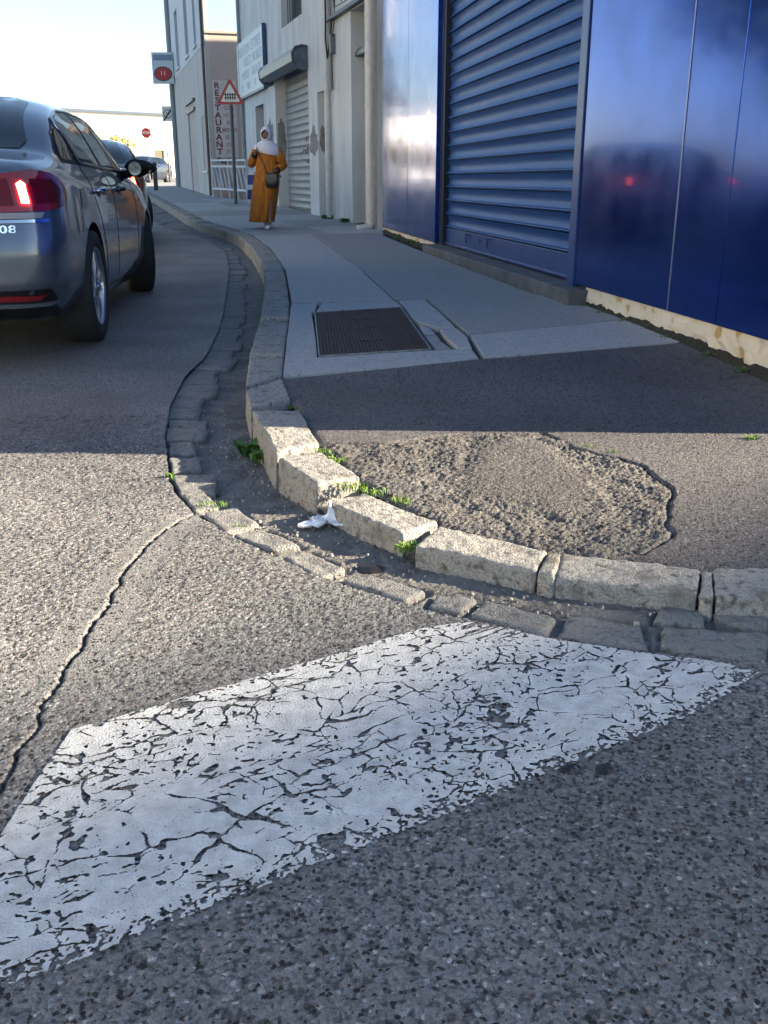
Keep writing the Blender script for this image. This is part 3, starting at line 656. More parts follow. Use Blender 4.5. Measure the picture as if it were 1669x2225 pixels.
mb.add([(-.02,0,-.1),(-.02,-8,-.1),(-.02,-8,7.2),(-.02,0,7.2)], [(3,2,1,0)]); mb.add([(-.02,0,7.2),(12.75,0,7.2),(12.75,-8,7.2),(-.02,-8,7.2)], [(0,1,2,3)])
mb.add([(-.02,-8,-.1),(12.75,-8,-.1),(12.75,-8,7.2),(-.02,-8,7.2)], [(0,1,2,3)]); mb.build('wall', WHITE, wb)
mb = MB(FW); mb.box((6.0, -10.5, -.1), (15.0, -7.9, 6.5)); mb.build('sun_blocker', WHITE, wb)  # unseen box added behind the building to stop sun leaking onto the road
mb = MB(FW); mb.box((-.1, -.3, 7.2), (12.85, .25, 7.32)); mb.build('eaves', PIPE, wb)
GREEN = mat('dark_green_paint', (.012,.028,.026), (.02,.035,.03), 9, .4)
mb = MB(FW); mb.box((.30, -.34, -.1), (1.54, -.25, 3.5)); d_ = mb.build('door', GREEN, wb)
mb = MB(FW); mb.box((.34, -.25, 2.80), (1.49, -.06, 2.87)); mb.box((.34, -.25, 2.87), (1.49, -.10, 2.92)); mb.build('transom', mat('dark_grey_paint', (.03,.035,.045), rough=.4), d_, bev=.006)
for i in range(6):
    mb = MB(FW); mb.tube([(.5+i*.17, -.2, 2.9), (.5+i*.17, -.2, 3.45)], .012, 6); mb.build('bar', GREYS, d_)
mb = MB(FW); mb.box((.2, 0.001, 3.46), (2.85, .10, 3.52)); mb.build('canopy_ledge', mat('slate_flashing', (.05,.07,.10), rough=.5), wb, bev=.01)
mb = MB(FW); mb.box((3.08, -.30, -.1), (4.0, -.22, 2.5)); mb.build('niche_door', mat('beige_paint', (.36,.34,.31), (.30,.28,.26), 6, .8), wb)
gs = thing('roller_shutter', FW(6.4, 0, .2), 'x', 'y')
for k_ in list(gs.keys()): del gs[k_]
gs.parent = wb; gs.location = Vector(FW(6.4, 0, .2))-wb.location
for i in range(22): slat_mesh(FW, 4.72, 8.22, .22+i*.14, .14, -.255, .016, 'slat').build('slat', GREYS, gs)
mb = MB(FW); mb.box((4.70, -.29, .1), (8.24, -.262, 3.4)); mb.build('backing', DARK, gs)
RED = mat('faded_red_paint', (.24,.07,.07), (.27,.2,.2), 30, .7)
for k_, (t, z, w) in enumerate(((5.2, 2.05, .5), (5.3, 1.75, .8), (5.6, 1.5, 1.0), (5.35, 1.28, .7), (5.1, .95, .35), (5.0, 2.25, .3))):
    pts = [(t+w*i/8, -.226, z+.05*math.sin(i*2.1+k_)+.04*(i % 2)) for i in range(9)]
    mb = MB(FW); mb.tube(pts, .012, 5); mb.build('graffiti_stroke', RED, gs)
# half-round shutter housing
pr = [(.0, 3.32), (.10, 3.34), (.24, 3.30), (.31, 3.20), (.30, 3.06), (.22, 2.97), (.19, 2.985), (.26, 3.07), (.27, 3.19), (.22, 3.265), (.10, 3.30), (.0, 3.29)]
STEELB = mat('blue_grey_steel', (.10,.14,.19), (.07,.09,.12), 8, .4, metal=.3)
mb = MB(FW); mb.loft([[(4.70, d, z) for d, z in pr], [(8.42, d, z) for d, z in pr]]); hz_ = mb.build('shutter_housing', STEELB, wb)
for t in (4.70, 8.40):
    mb = MB(FW); P_ = [(.0, 3.33), (.11, 3.35), (.25, 3.31), (.32, 3.20), (.31, 3.05), (.22, 2.95), (.10, 2.90), (.0, 2.94)]
    mb.loft([[(t, d+.002, z) for d, z in P_], [(t+.03, d+.002, z) for d, z in P_]]); mb.build('end_plate', STEELB, hz_)
mb = MB(FW); mb.tube([(4.74, .10, 3.10), (8.38, .10, 3.10)], .11, 14); mb.build('roll', GREYS, hz_)
# barred window, its sill
mb = MB(FW); mb.box((5.1, -.30, 3.9), (7.25, -.255, 5.55)); w_ = mb.build('window', DARK, wb)
for i in range(9):
    mb = MB(FW); t = 5.28+i*.225; mb.tube([(t, -.12, 3.93), (t, -.12, 5.5)], .012, 6); mb.build('bar', STEELB, w_)
mb = MB(FW); mb.box((9.7, -.30, .1), (11.0, -.22, 2.7)); mb.build('door', mat('dark_blue_door', (.015,.022,.05), rough=.35, spec=.6), wb)
# downpipes
def pipe(f, t, d, z0, z1, r, m, parent, clips=()):
    mb = MB(f); mb.tube([(t, d, z0), (t, d, z1)], r, 14)
    for c in clips: mb.tube([(t, d, c-.025), (t, d, c+.025)], r*1.22, 14)
    o = mb.build('downpipe', m, parent, smooth=False)
    return o
pipe(FW, 2.90, .07, .30, 7.1, .052, PIPE, wb, (1.3, 2.43, 4.2))
pipe(FW, 2.72, .05, 2.4, 7.1, .03, GREYS, wb, (2.9, 4.4))
pipe(FW, .20, .075, .22, 7.1, .055, PIPE, wb, (2.0, 4.1))
pipe(FW, .02, .10, .30, 7.1, .058, PIPE, wb, (1.18, 2.55, 4.3))
pipe(FW, 12.70, .06, .40, 7.1, .05, GREYS, wb, (1.9, 3.6))
mb = MB(FW); mb.tube([(.02, .10, .33), (.02, .12, .28), (.0, .22, .25), (-.02, .32, .24)], .055, 12, caps=True); mb.build('pipe_shoe', PIPE, wb)
# cables
BLK = mat('black_rubber', (.012,.012,.013), rough=.5)
for k_, pts in enumerate(([(2.78,.06,7),(2.80,.10,5),(2.72,.12,4.0),(2.62,.14,3.55),(2.74,.12,3.2),(2.70,.10,2.9),(2.62,.08,3.1),(2.5,.06,3.5)], [(2.45,.04,7),(2.40,.06,4.2),(2.1,.12,3.58),(.9,.12,3.56)], [(2.35,.03,7),(2.33,.05,3.6),(2.6,.05,3.0),(2.62,.03,2.4)], [(2.2,.03,7),(2.0,.06,4.1),(1.6,.12,3.6)])):
    mb = MB(FW); mb.tube(pts, .016 if k_ == 0 else .009, 6); mb.build('cable', BLK, wb)
mb = MB(FW); mb.box((2.5, .0, 2.95), (2.62, .09, 3.25)); mb.build('junction_box', mat('box_grey', (.12,.13,.15), rough=.5), wb, bev=.01)
CEM = mat('cement_smear', (.16,.155,.15), (.26,.26,.26), 9, .9)
def smear(t, d, z, w, h, seed, plane='t'):
    n = 26; P_ = []
    for i in range(n):
        a = 2*math.pi*i/n; k = .72+.5*float(vn(np.array([i*.9]), np.array([seed*3.1]))[0]); up = 1.12 if math.sin(a) > .3 and i % 3 == 0 else 1
        P_.append((math.cos(a)*w*k*.5, math.sin(a)*h*k*.5*up))
    mb = MB(FW)
    if plane == 't': mb.add([(t+a, d, z+b) for a, b in P_]+[(t, d+.004, z)], [(i, (i+1) % n, n) for i in range(n)])
    else: mb.add([(t, d+a, z+b) for a, b in P_]+[(t-.004, d, z)], [(i, (i+1) % n, n) for i in range(n)])
    return mb.build('cement_smear', CEM, wb)
smear(8.9, .003, 1.85, .9, .75, 1); smear(4.35, .003, 1.62, .7, .5, 2); smear(8.196, -.12, 1.75, .2, 1.0, 3, 'd'); smear(3.974, -.1, 1.65, .15, .45, 4, 'd')
# flat sign board on the white building
SB = thing('sign_board', FW(11, .06, 3.0), 'large pale sign board with faded lettering on the white building', 'sign')
BOARD = mat('board_white', (.60,.64,.68), (.56,.60,.64), 3, .5)
INK = mat('faded_ink', (.33,.40,.50), (.42,.48,.56), 20, .6)
mb = MB(FW); mb.box((9.02, .03, 2.98), (12.95, .10, 4.26)); mb.build('panel', BOARD, SB)
mb = MB(FW); mb.box((8.99, .02, 2.93), (12.97, .108, 2.98)); mb.box((8.97, .02, 2.93), (9.02, .108, 4.28)); mb.build('edge_trim', mat('blue_trim', (.02,.06,.15), rough=.4), SB)
for body, t, z, s_ in (('ISOLATION', 11.75, 4.0, .38), ('STORES', 9.95, 4.0, .42), ('VOLETS', 11.25, 3.72, .36), ('MOBILES', 9.8, 3.72, .36), ('PORTES', 11.6, 3.43, .34), ('GARAGES', 10.0, 3.43, .34), ('37', 12.2, 3.16, .30), ('RUE', 11.2, 3.16, .28), ('14', 10.2, 3.16, .28)):
    txt('lettering', body, s_*.8, INK, basis(FW(t, .101, z), -FW.u, (0, 0, 1)), SB, bold=.004, sx=1.15)

# ---- building further up the street, its wing with the painted wall
FL = frame((-5.0, 29.5), 16)
BEIGE = mat('beige_render', (.52,.485,.46), (.42,.39,.37), 1.3, .9, .3, 40, dist=.006, detail=10, stretch=(1.5,1.5,.5), lo=.4, hi=.75)
UPPER = mat('pale_render', (.60,.62,.65), (.54,.56,.59), 1.6, .9, .3, 40, dist=.006)
lb = thing('two_storey_building', FL(5, 0, .45), 'tall narrow two storey building with beige lower wall and shuttered windows', 'building')
LO = [(.72,1.96,1.2,2.74),(3.85,6.3,.2,3.05)]
mb = MB(FL); facade(mb, 0, 11.5, .0, 4.55, LO, .09); mb.build('wall', BEIGE, lb)
UO = [(2.1,2.75,4.75,6.6),(4.55,5.6,4.75,6.6),(8.1,9.3,4.75,6.6)]
mb = MB(FL); facade(mb, 0, 11.5, 4.55, 7.7, UO, .09, .012); mb.add([(0,.012,4.55),(11.5,.012,4.55),(11.5,-.05,4.55),(0,-.05,4.55)], [(0,1,2,3)]); mb.build('upper_wall', UPPER, lb)
mb = MB(); a_ = FL(0, 0, 0); b_ = FL(11.5, 0, 0); mb.prism([(a_[0]+.28*.0, a_[1]), (b_[0], b_[1]), (b_[0]+.9, b_[1]+2.5), (a_[0]-1.9*.9, a_[1]+12.3)], .0, 7.69)
P_ = [Vector(FL(.02, -.11, 0)), Vector(FL(11.48, -.11, 0)), Vector(FL(12.6, -.5, 0)), Vector(FL(12.0, -.9, 0))]
mb = MB(); mb.prism([(p.x, p.y) for p in (P_[0], P_[1], P_[2])], 0, 7.69); mb.build('rear_wall', BEIGE, lb)
mb = MB(FL); mb.add([(0,0,0),(0,-.11,0),(0,-.11,7.7),(0,0,7.7)], [(0,1,2,3)]); mb.build('wall_return', BEIGE, lb)
mb = MB(FL); mb.box((-.05, -.30, 7.7), (11.6, .2, 7.85)); mb.build('eaves', mat('grey_zinc', (.2,.22,.25), rough=.5), lb)
GLASS = mat('window_glass', (.02,.025,.03), rough=.05, spec=.9)
for a_, b_, c_, e_ in UO+LO[:1]:
    mb = MB(FL); mb.box((a_-.02, -.10, c_-.02), (b_+.02, -.07, e_+.02)); w_ = mb.build('window', GLASS if c_ < 4 else mat('shutter_grey', (.22,.24,.27), rough=.6), lb)
    mb = MB(FL); mb.box((a_-.06, -.02, c_-.06), (b_+.06, .07, c_)); mb.build('sill', PIPE, w_)
mb = MB(FL); mb.box((3.8, -.10, .2), (6.35, -.085, 3.1)); d_ = mb.build('shop_door', mat('pale_blue_door', (.38,.44,.50), (.30,.34,.40), 3, .4), lb)
mb = MB(FL); mb.box((3.7, .001, 3.05), (6.45, .06, 3.14)); mb.box((3.6, .001, 3.32), (6.5, .08, 3.40)); mb.build('lintel', mat('slate_flashing', (.05,.07,.10)), lb)
pipe(FL, .08, .06, .5, 7.6, .04, mat('brown_pipe', (.10,.07,.06), rough=.6), lb, (2.0, 4.5))
pipe(FL, 11.4, .08, .6, 7.6, .10, GREYS, lb)
wing = thing('painted_wall_wing', FL(-.05, -2, .4), 'low tan wing whose wall carries a painted restaurant advert', 'building')
gx = FL.n; TAN = mat('tan_render', (.50,.42,.38), (.44,.37,.34), 1.5, .9, .4, 30, dist=.01, detail=9)
def FG(a, o, z): v = FL.P+gx*a+FL.u*(-o)+Vector((0, 0, z)); return tuple(v)
mb = MB(FG); mb.box((.02, -6, 0), (16, -.002, 4.80)); mb.build('wall', TAN, wing)
mb = MB(FG); mb.box((0.0, -6, 4.80), (16.1, .04, 4.86)); mb.build('coping', mat('tile_coping', (.40,.36,.32), rough=.8), wing)
mural = thing('painted_advert', FG(.45, .0, 2.5), 'white painted restaurant advert with tall brown letters on tan wall', 'wall sign')
mb = MB(FG); mb.box((.14, .0, 1.56), (.80, .004, 3.60)); mb.build('panel', mat('mural_white', (.66,.62,.60), (.58,.54,.52), 6, .85), mural)
BROWN = mat('mural_brown', (.13,.025,.028), (.19,.05,.05), 30, .8); MRED = mat('mural_red', (.34,.12,.11), (.40,.28,.26), 40, .8)
gm = lambda a, z: basis(FG(a, .006, z), gx, (0, 0, 1))
for i, c in enumerate('RESTAURANT'): txt('letter', c, .225, BROWN, gm(.265, 3.46-i*.195), mural, bold=.006, sx=1.15)
for i, c in enumerate(('', '', '', 'OSSE', 'HT O', 'RE', 'MENUS', 'SE O', 'GS 9', '75 A')):
    if c: txt('small_lettering', c, .15, MRED, gm(.58, 3.46-i*.195), mural, bold=.002, sx=.9)
txt('signature', 'Raphia', .20, mat('mural_black', (.03,.03,.03), rough=.8), gm(.45, 1.47), mural, bold=.004)
# railing between the two buildings
RAILM = mat('railing_white', (.50,.54,.60), (.42,.46,.52), 12, .5)
ra, rb_ = Vector((-4.93, 29.15, 0)), Vector((-3.62, 26.75, 0)); rd = (rb_-ra); rl_ = rd.length; rd.normalize()
def FRL(t, d, z): v = ra+rd*t+Vector((rd.y, -rd.x, 0))*d; return (v.x, v.y, float(zpav(v.x, v.y))+z)
rail = thing('railing', FRL(1.3, 0, 0), 'white metal railing with slanted bars beside the white building', 'railing')
for z in (.98, .82, .22): MB(FRL).box((0, -.025, z), (rl_, .025, z+.05)).build('rail', RAILM, rail)
for i in range(9):
    t = i*rl_/9; MB(FRL).tube([(t+.02, 0, .84), (t+.30, 0, .24)], .018, 6).build('bar', RAILM, rail)
for i in range(5):
    t = .02+i*(rl_-.04)/4; MB(FRL).tube([(t, 0, -.05), (t, 0, 1.0)], .022, 8).build('post', RAILM, rail)

# ------------------------------------------------------------------ signs
def ngon(r, n, a0=0): return [(r*math.cos(a0+2*math.pi*i/n), r*math.sin(a0+2*math.pi*i/n)) for i in range(n)]
def plate(name, poly, c, xr, y0, y1, m, parent):
    """flat plate facing -out; poly in (right, up)"""
    xr = Vector(xr).normalized(); up = Vector((0, 0, 1)); out = xr.cross(up)
    f = lambda a, b, o: tuple(Vector(c)+xr*a+up*b+out*o)
    return MB(f).prism(poly, y0, y1).build(name, m, parent)
POLE = mat('pole_paint', (.06,.085,.10), (.05,.07,.085), 10, .45)
SRED = mat('sign_red', (.40,.02,.025), rough=.35); SWH = mat('sign_white', (.72,.71,.66), rough=.35); SBK = mat('sign_black', (.012,.012,.014), rough=.4); SGR = mat('sign_back', (.25,.26,.27), rough=.5, metal=.4)
px_, py_ = -3.66, 24.83; pz = float(zpav(px_, py_))
sg = thing('warning_sign', (px_, py_, pz), 'red bordered triangular level crossing warning sign on a dark pole', 'road sign')
MB().tube([(px_, py_, pz-.1), (px_, py_, 3.08)], .042, 12).build('pole', POLE, sg, smooth=False)
def rtri(s, r=.035, zc=0):
    P_ = []; h = s*math.sqrt(3)/2; cs = [(-s/2, 0), (s/2, 0), (0, h)]; cx, cy = 0, h/3
    for i, (x, y) in enumerate(cs):
        d = Vector((cx-x, cy-y)).normalized(); c = Vector((x, y))+d*2*r; a0 = math.atan2(-d.y, -d.x)
        for k in range(-3, 4): a = a0+k*R(20); P_.append((c.x+r*math.cos(a), c.y+r*math.sin(a)))
    return P_
c_ = (px_, py_-.06, 2.64); xr = (1, 0, 0)
plate('back', rtri(.68), c_, xr, -.02, 0, SGR, sg); plate('border', rtri(.67), (c_[0], c_[1], c_[2]+.003), xr, .0005, .004, SRED, sg); plate('face', rtri(.47, .02), (c_[0], c_[1], c_[2]+.058), xr, .0045, .007, SWH, sg)
sy = [( -.12+.055*i) for i in range(5)]
for x in sy: plate('symbol', [(x-.013, .07), (x+.013, .07), (x+.013, .205), (x, .225), (x-.013, .205)], (c_[0]+.01, c_[1], c_[2]+.035), xr, .0075, .010, SBK, sg)
for z in (.10, .17): plate('symbol', [(-.15, z), (.13, z), (.13, z+.022), (-.15, z+.022)], (c_[0]+.01, c_[1], c_[2]+.035), xr, .0078, .0104, SBK, sg)
# projecting shop sign on the far corner
ps = thing('projecting_sign', FL(10.6, .1, 4.3), 'projecting shop sign with a red oval on the tall building', 'sign')
a0_ = Vector(FL(10.6, .02, 0)); so_ = Vector((-1, 0, 0))
c_ = (a0_.x-.42, a0_.y, 4.93)
plate('box', [(-.40, -.54), (.40, -.54), (.40, .54), (-.40, .54)], c_, xr, -.12, 0, mat('sign_pale', (.50,.56,.60), rough=.4), ps)
plate('band', [(-.34, .26), (.38, .26), (.38, .46), (-.34, .46)], c_, xr, .001, .006, mat('sign_band', (.16,.24,.32), rough=.4), ps)
plate('oval_rim', [(x*1.0, y*.74-.20) for x, y in ngon(.345, 32)], c_, xr, .001, .006, mat('sign_dark', (.03,.03,.06), rough=.4), ps)
plate('oval', [(x*1.0, y*.74-.20) for x, y in ngon(.30, 32)], c_, xr, .0065, .010, SRED, ps)
for dx_ in (-.06, .06): txt('lettering', '1', .22, SWH, basis((c_[0]+dx_, c_[1]-.012, c_[2]-.19), (1, 0, 0), (0, 0, 1)), ps)
mb = MB(); mb.box((a0_.x-.06, a0_.y-.02, 5.2), (a0_.x+.1, a0_.y+.02, 5.24)); mb.box((a0_.x-.06, a0_.y-.02, 4.6), (a0_.x+.1, a0_.y+.02, 4.64)); mb.build('bracket', SGR, ps)
z3 = thing('speed_zone_sign', (-8.62, 41.8, float(zbase(41.8))), 'small square speed zone sign with crossed out 30 beyond the tall building', 'road sign')
c_ = (-8.72, 41.72, 3.45)
MB().tube([(-8.55, 41.8, .5), (-8.55, 41.8, 3.7)], .03, 8).build('pole', SGR, z3)
plate('panel', [(-.22, -.28), (.22, -.28), (.22, .28), (-.22, .28)], c_, xr, -.02, 0, SWH, z3); plate('ring', ngon(.17, 28), c_, xr, .001, .004, mat('zone_grey', (.10,.13,.16), rough=.5), z3)
plate('disc', ngon(.135, 28), c_, xr, .0045, .007, SWH, z3); plate('slash', [(-.2, -.25), (-.14, -.25), (.22, .2), (.22, .26), (.18, .26)], c_, xr, .0125, .014, SBK, z3)
txt('number', '30', .16, SBK, basis((c_[0], c_[1]-.009, c_[2]), (1, 0, 0), (0, 0, 1)), z3, ext=.001)
sy_ = 68.; sx_ = (326-834.5)/2202*sy_; sz_ = .95+94/2202*sy_
st_ = thing('stop_sign', (sx_, sy_, float(zroad(sy_))), 'red octagonal stop sign on a thin pole far up the street', 'road sign')
MB().tube([(sx_, sy_, float(zroad(sy_))), (sx_+.02, sy_, sz_+.2)], .035, 8).build('pole', mat('brown_pole', (.10,.06,.05), rough=.6), st_)
plate('plate', ngon(.345, 8, R(22.5)), (sx_, sy_-.06, sz_), xr, -.01, .005, SWH, st_); plate('face', ngon(.32, 8, R(22.5)), (sx_, sy_-.06, sz_), xr, .006, .01, SRED, st_)
txt('lettering', 'STOP', .21, SWH, basis((sx_, sy_-.075, sz_), (1, 0, 0), (0, 0, 1)), st_, bold=.004)
# thin bare lamp pole and bollard near the far corner
yb = 36.2; xb = (338-834.5)/2202*yb; zb_ = float(zpav(xb, yb))
bo = thing('bollard', (xb, yb, zb_), 'dark green square bollard on the kerb by the tall building', 'bollard')
MB().box((xb-.065, yb-.065, zb_-.05), (xb+.065, yb+.065, zb_+.86)).build('post', GREEN, bo, bev=.01); MB().loft([[(xb+a*.08, yb+b*.08, zb_+.86) for a, b in ((-1,-1),(1,-1),(1,1),(-1,1))], [(xb+a*.03, yb+b*.03, zb_+.95) for a, b in ((-1,-1),(1,-1),(1,1),(-1,1))]]).build('cap', GREEN, bo)
yb = 58.; xb = (370-834.5)/2202*yb
lp = thing('thin_post', (xb, yb, float(zroad(yb))), 'thin dark bare post standing beyond the tall building', 'post')
MB().tube([(xb, yb, .3), (xb-.05, yb, 2.2), (xb-.1, yb, 3.7)], [.05, .04, .02], 8).build('shaft', mat('brown_pole', (.10,.06,.05)), lp); MB().tube([(xb, yb, .5), (xb, yb, .9)], .075, 8).build('base', mat('brown_pole', (.10,.06,.05)), lp)

# ------------------------------------------------------------------ buildings on the far side and out of frame
def house(name, P, deg, W_, D, Hh, z0, label, wall, roofm, storeys, nw, group=None, ridge=0):
    f = frame(P, deg); h = thing(name, f(W_/2, 0, z0), label, 'building', group); ops = []
    for s_ in range(storeys):
        for i in range(nw): t = W_*(i+.5)/nw; zz = z0+.9+s_*2.9; ops.append((t-.5, t+.5, zz, zz+1.5))
    mb = MB(f); facade(mb, 0, W_, z0-.5, z0+Hh, ops, .2); 
    mb.add([(0,0,z0-.5),(0,-D,z0-.5),(0,-D,z0+Hh),(0,0,z0+Hh)], [(0,1,2,3)]); mb.add([(W_,0,z0-.5),(W_,-D,z0-.5),(W_,-D,z0+Hh),(W_,0,z0+Hh)], [(0,1,2,3)]); mb.add([(0,-D,z0-.5),(W_,-D,z0-.5),(W_,-D,z0+Hh),(0,-D,z0+Hh)], [(0,1,2,3)])
    mb.build('wall', wall, h)
    for a, b, c, e in ops: MB(f).box((a-.01, -.24, c-.01), (b+.01, -.17, e+.01)).build('window', GLASS, h)
    mb = MB(f); e = .3; zr_ = z0+Hh
    mb.add([(-e,e,zr_),(W_+e,e,zr_),(W_+e,-D-e,zr_),(-e,-D-e,zr_),(-e,-D/2,zr_+max(ridge,.15)),(W_+e,-D/2,zr_+max(ridge,.15))], [(0,1,5,4),(2,3,4,5),(0,4,3),(1,2,5),(3,2,1,0)]); mb.build('roof', roofm, h)
    return h
TILE = mat('roof_tile', (.24,.12,.08), (.16,.09,.07), 3, .9); CREAM = mat('cream_render', (.66,.60,.48), (.6,.54,.44), 1.5, .9); PALE = mat('pale_far_render', (.74,.72,.66), (.70,.68,.62), 1.5, .9)
house('far_building', (-13, 97), 135, 27, 8, 5.2, 1.0, 'long low sunlit pale building at the end of the street', PALE, mat('slate_roof', (.10,.13,.17), rough=.8), 1, 7, ridge=.5)
house('street_house', (-14.2, 12.6), 184, 10, 8, 6.0, 0, 'two storey cream house across the street', CREAM, TILE, 2, 4, ridge=1.8)
house('street_house', (-13.6, 2.2), 182, 11, 8, 6.6, 0, 'two storey pale house across the street nearest the crossing', PALE, TILE, 2, 4, ridge=1.6)
# unseen gabled block down the side street, added and sloped to shade the foreground
gb = thing('shade_block', (44, -6, 0), 'unseen tall gabled block added to shade the foreground', 'building')
mb = MB(); yr, zr0, sl_ = -7., 14.86+.49*7.16, .49
prf = [(-20, 0), (6.2, 0), (6.2, zr0-sl_*13.2), (yr, zr0), (-20, zr0-sl_*13)]
mb.loft([[(40, y, z) for y, z in prf], [(50, y, z) for y, z in prf]]); mb.build('wall', CREAM, gb)
mb = MB(); pr = [(6.4, zr0-sl_*13.4+.0), (yr, zr0+.0), (-20.2, zr0-sl_*13.2), (-20.2, zr0-sl_*13.2+.02), (yr, zr0+.03), (6.4, zr0-sl_*13.4+.03)]
mb.loft([[(40.1, y, z+.01) for y, z in pr], [(50.2, y, z+.01) for y, z in pr]]); mb.build('roof', TILE, gb)
for zz in (2, 5, 8):
    for yy in (-16, -11, -6, -1, 3): MB().box((39.97, yy-.6, zz), (39.995, yy+.6, zz+1.6)).build('window', GLASS, gb)
# ------------------------------------------------------------------ trees
def tree(name, base, h, rx, rz, label, leafm, barkm, nleaf, ls, seed, z0=None, group=None):
    rnd = random.Random(seed); b = Vector(base); t = thing(name, base, label, 'tree', group)
    mb = MB(); top = b+Vector((rnd.uniform(-.2, .2), rnd.uniform(-.2, .2), h*.62)); mb.tube([b-Vector((0, 0, .2)), b+Vector((.03, 0, h*.3)), top], [h*.03, h*.024, h*.012], 8)
    tips = []
    for i in range(11):
        a = rnd.uniform(0, 6.28); s0 = b+(top-b)*rnd.uniform(.4, 1.0); e = b+Vector((math.cos(a)*rx*rnd.uniform(.4, .9), math.sin(a)*rx*rnd.uniform(.4, .9), h*.62+rz*rnd.uniform(-.6, .8)))
        mb.tube([s0, (s0+e)/2+Vector((0, 0, .15*rz)), e], [h*.012, h*.008, h*.003], 5); tips.append(e)
    mb.build('trunk', barkm, t)
    vs = []; fs = []; cl = [(e, rnd.uniform(.28, .55)*rx) for e in tips]+[(b+Vector((rnd.gauss(0, .35)*rx, rnd.gauss(0, .35)*rx, h*.66+rnd.gauss(0, .35)*rz)), rnd.uniform(.3, .5)*rx) for _ in range(12)]
    for i in range(nleaf):
        c, r = rnd.choice(cl); d = Vector((rnd.gauss(0, 1), rnd.gauss(0, 1), rnd.gauss(0, 1))).normalized()*r*rnd.random()**.4; p = c+d
        a = Vector((rnd.gauss(0, 1), rnd.gauss(0, 1), rnd.gauss(0, 1))).normalized(); w = a.orthogonal().normalized(); s = ls*rnd.uniform(.6, 1.4); k = len(vs)
        vs += [tuple(p-a*s), tuple(p+w*s*.45), tuple(p+a*s), tuple(p-w*s*.45)]; fs.append((k, k+1, k+2, k+3))
    me = bpy.data.meshes.new('crown'); me.from_pydata(vs, [], fs); link('crown', me, leafm, t); return t
LEAF = mat('leaf_green', (.05,.085,.025), (.09,.12,.035), 3, .6); LEAFY = mat('leaf_yellow', (.30,.24,.05), (.20,.21,.06), 2, .6); BARK = mat('bark', (.09,.07,.055), (.06,.05,.04), 8, .9)
tree('street_tree', (-9.8, 17.0, 0), 8.5, 3.0, 3.2, 'dark leafy tree across the street', LEAF, BARK, 9000, .16, 3)
tree('yellow_tree', (-18.6, 70, .8), 3.2, 1.3, .9, 'small yellowing tree left of the far stop sign', LEAFY, BARK, 2600, .12, 5)
tree('yellow_tree', (-22, 72, .8), 2.5, 1.8, .9, 'low yellow green tree seen past the car windscreen', LEAFY, BARK, 2200, .12, 6)

# ------------------------------------------------------------------ cars
def hermite(xk, yk, x):
    xk = np.array(xk, float); yk = np.array(yk, float); h = np.diff(xk); s = np.diff(yk)/h
    m = np.zeros(len(xk)); m[0] = s[0]; m[-1] = s[-1]
    for i in range(1, len(xk)-1): m[i] = 0 if s[i-1]*s[i] <= 0 else 2*s[i-1]*s[i]/(s[i-1]+s[i])
    i = np.clip(np.searchsorted(xk, x)-1, 0, len(xk)-2); t = (x-xk[i])/h[i]
    return (2*t**3-3*t**2+1)*yk[i]+(t**3-2*t**2+t)*h[i]*m[i]+(-2*t**3+3*t**2)*yk[i+1]+(t**3-t**2)*h[i]*m[i+1]
CY = [0, .10, .30, .55, .80, 1.10, 1.50, 2.0, 2.5, 2.95, 3.35, 3.75, 4.2, 4.55, 4.79]
RAIL = dict(
 xb=[.58,.71,.77,.78,.80,.80,.80,.80,.80,.80,.80,.80,.76,.66,.50], zb=[.30,.25,.22,.21,.20,.19,.18,.17,.17,.17,.17,.18,.19,.22,.28],
 x2=[.79,.875,.905,.905,.915,.918,.915,.91,.91,.91,.915,.915,.90,.83,.66], z2=[.44,.42,.40,.39,.38,.37,.36,.36,.36,.36,.36,.37,.38,.40,.44],
 x3=[.81,.89,.915,.918,.926,.928,.926,.922,.92,.92,.922,.92,.90,.82,.66], z3=[.62,.63,.64,.64,.64,.64,.64,.64,.63,.63,.63,.62,.60,.58,.56],
 x4=[.79,.87,.897,.900,.908,.910,.908,.905,.902,.90,.898,.89,.85,.76,.60], z4=[.86,.88,.895,.90,.90,.895,.89,.88,.875,.865,.855,.84,.80,.74,.68],
 x5=[.73,.815,.845,.858,.862,.866,.866,.862,.858,.85,.84,.82,.77,.68,.54], z5=[.965,.99,1.005,1.01,1.01,1.005,.995,.985,.975,.965,.955,.94,.88,.80,.72],
 x6=[.66,.70,.735,.755,.745,.70,.645,.615,.61,.60,.62,.70,.64,.55,.46], z6=[1.0,1.035,1.055,1.085,1.20,1.31,1.378,1.395,1.39,1.335,1.18,1.0,.92,.84,.74],
 x7=[.38,.40,.43,.44,.42,.40,.38,.37,.37,.37,.38,.42,.38,.33,.28], z7=[1.03,1.06,1.075,1.11,1.24,1.355,1.432,1.455,1.45,1.40,1.235,1.025,.945,.86,.75],
 z8=[1.035,1.07,1.085,1.12,1.258,1.375,1.452,1.475,1.47,1.42,1.255,1.035,.955,.87,.755])
def car_section(y):
    g = lambda k: float(hermite(CY, RAIL[k], np.array([y]))[0])
    return [(0, g('zb')), (g('xb')*.6, g('zb')), (g('xb'), g('zb')+.005), (g('x2'), g('z2')), (g('x3'), g('z3')), (g('x4'), g('z4')), (g('x5'), g('z5')), (g('x6'), g('z6')), (g('x7'), g('z7')), (0, g('z8'))]
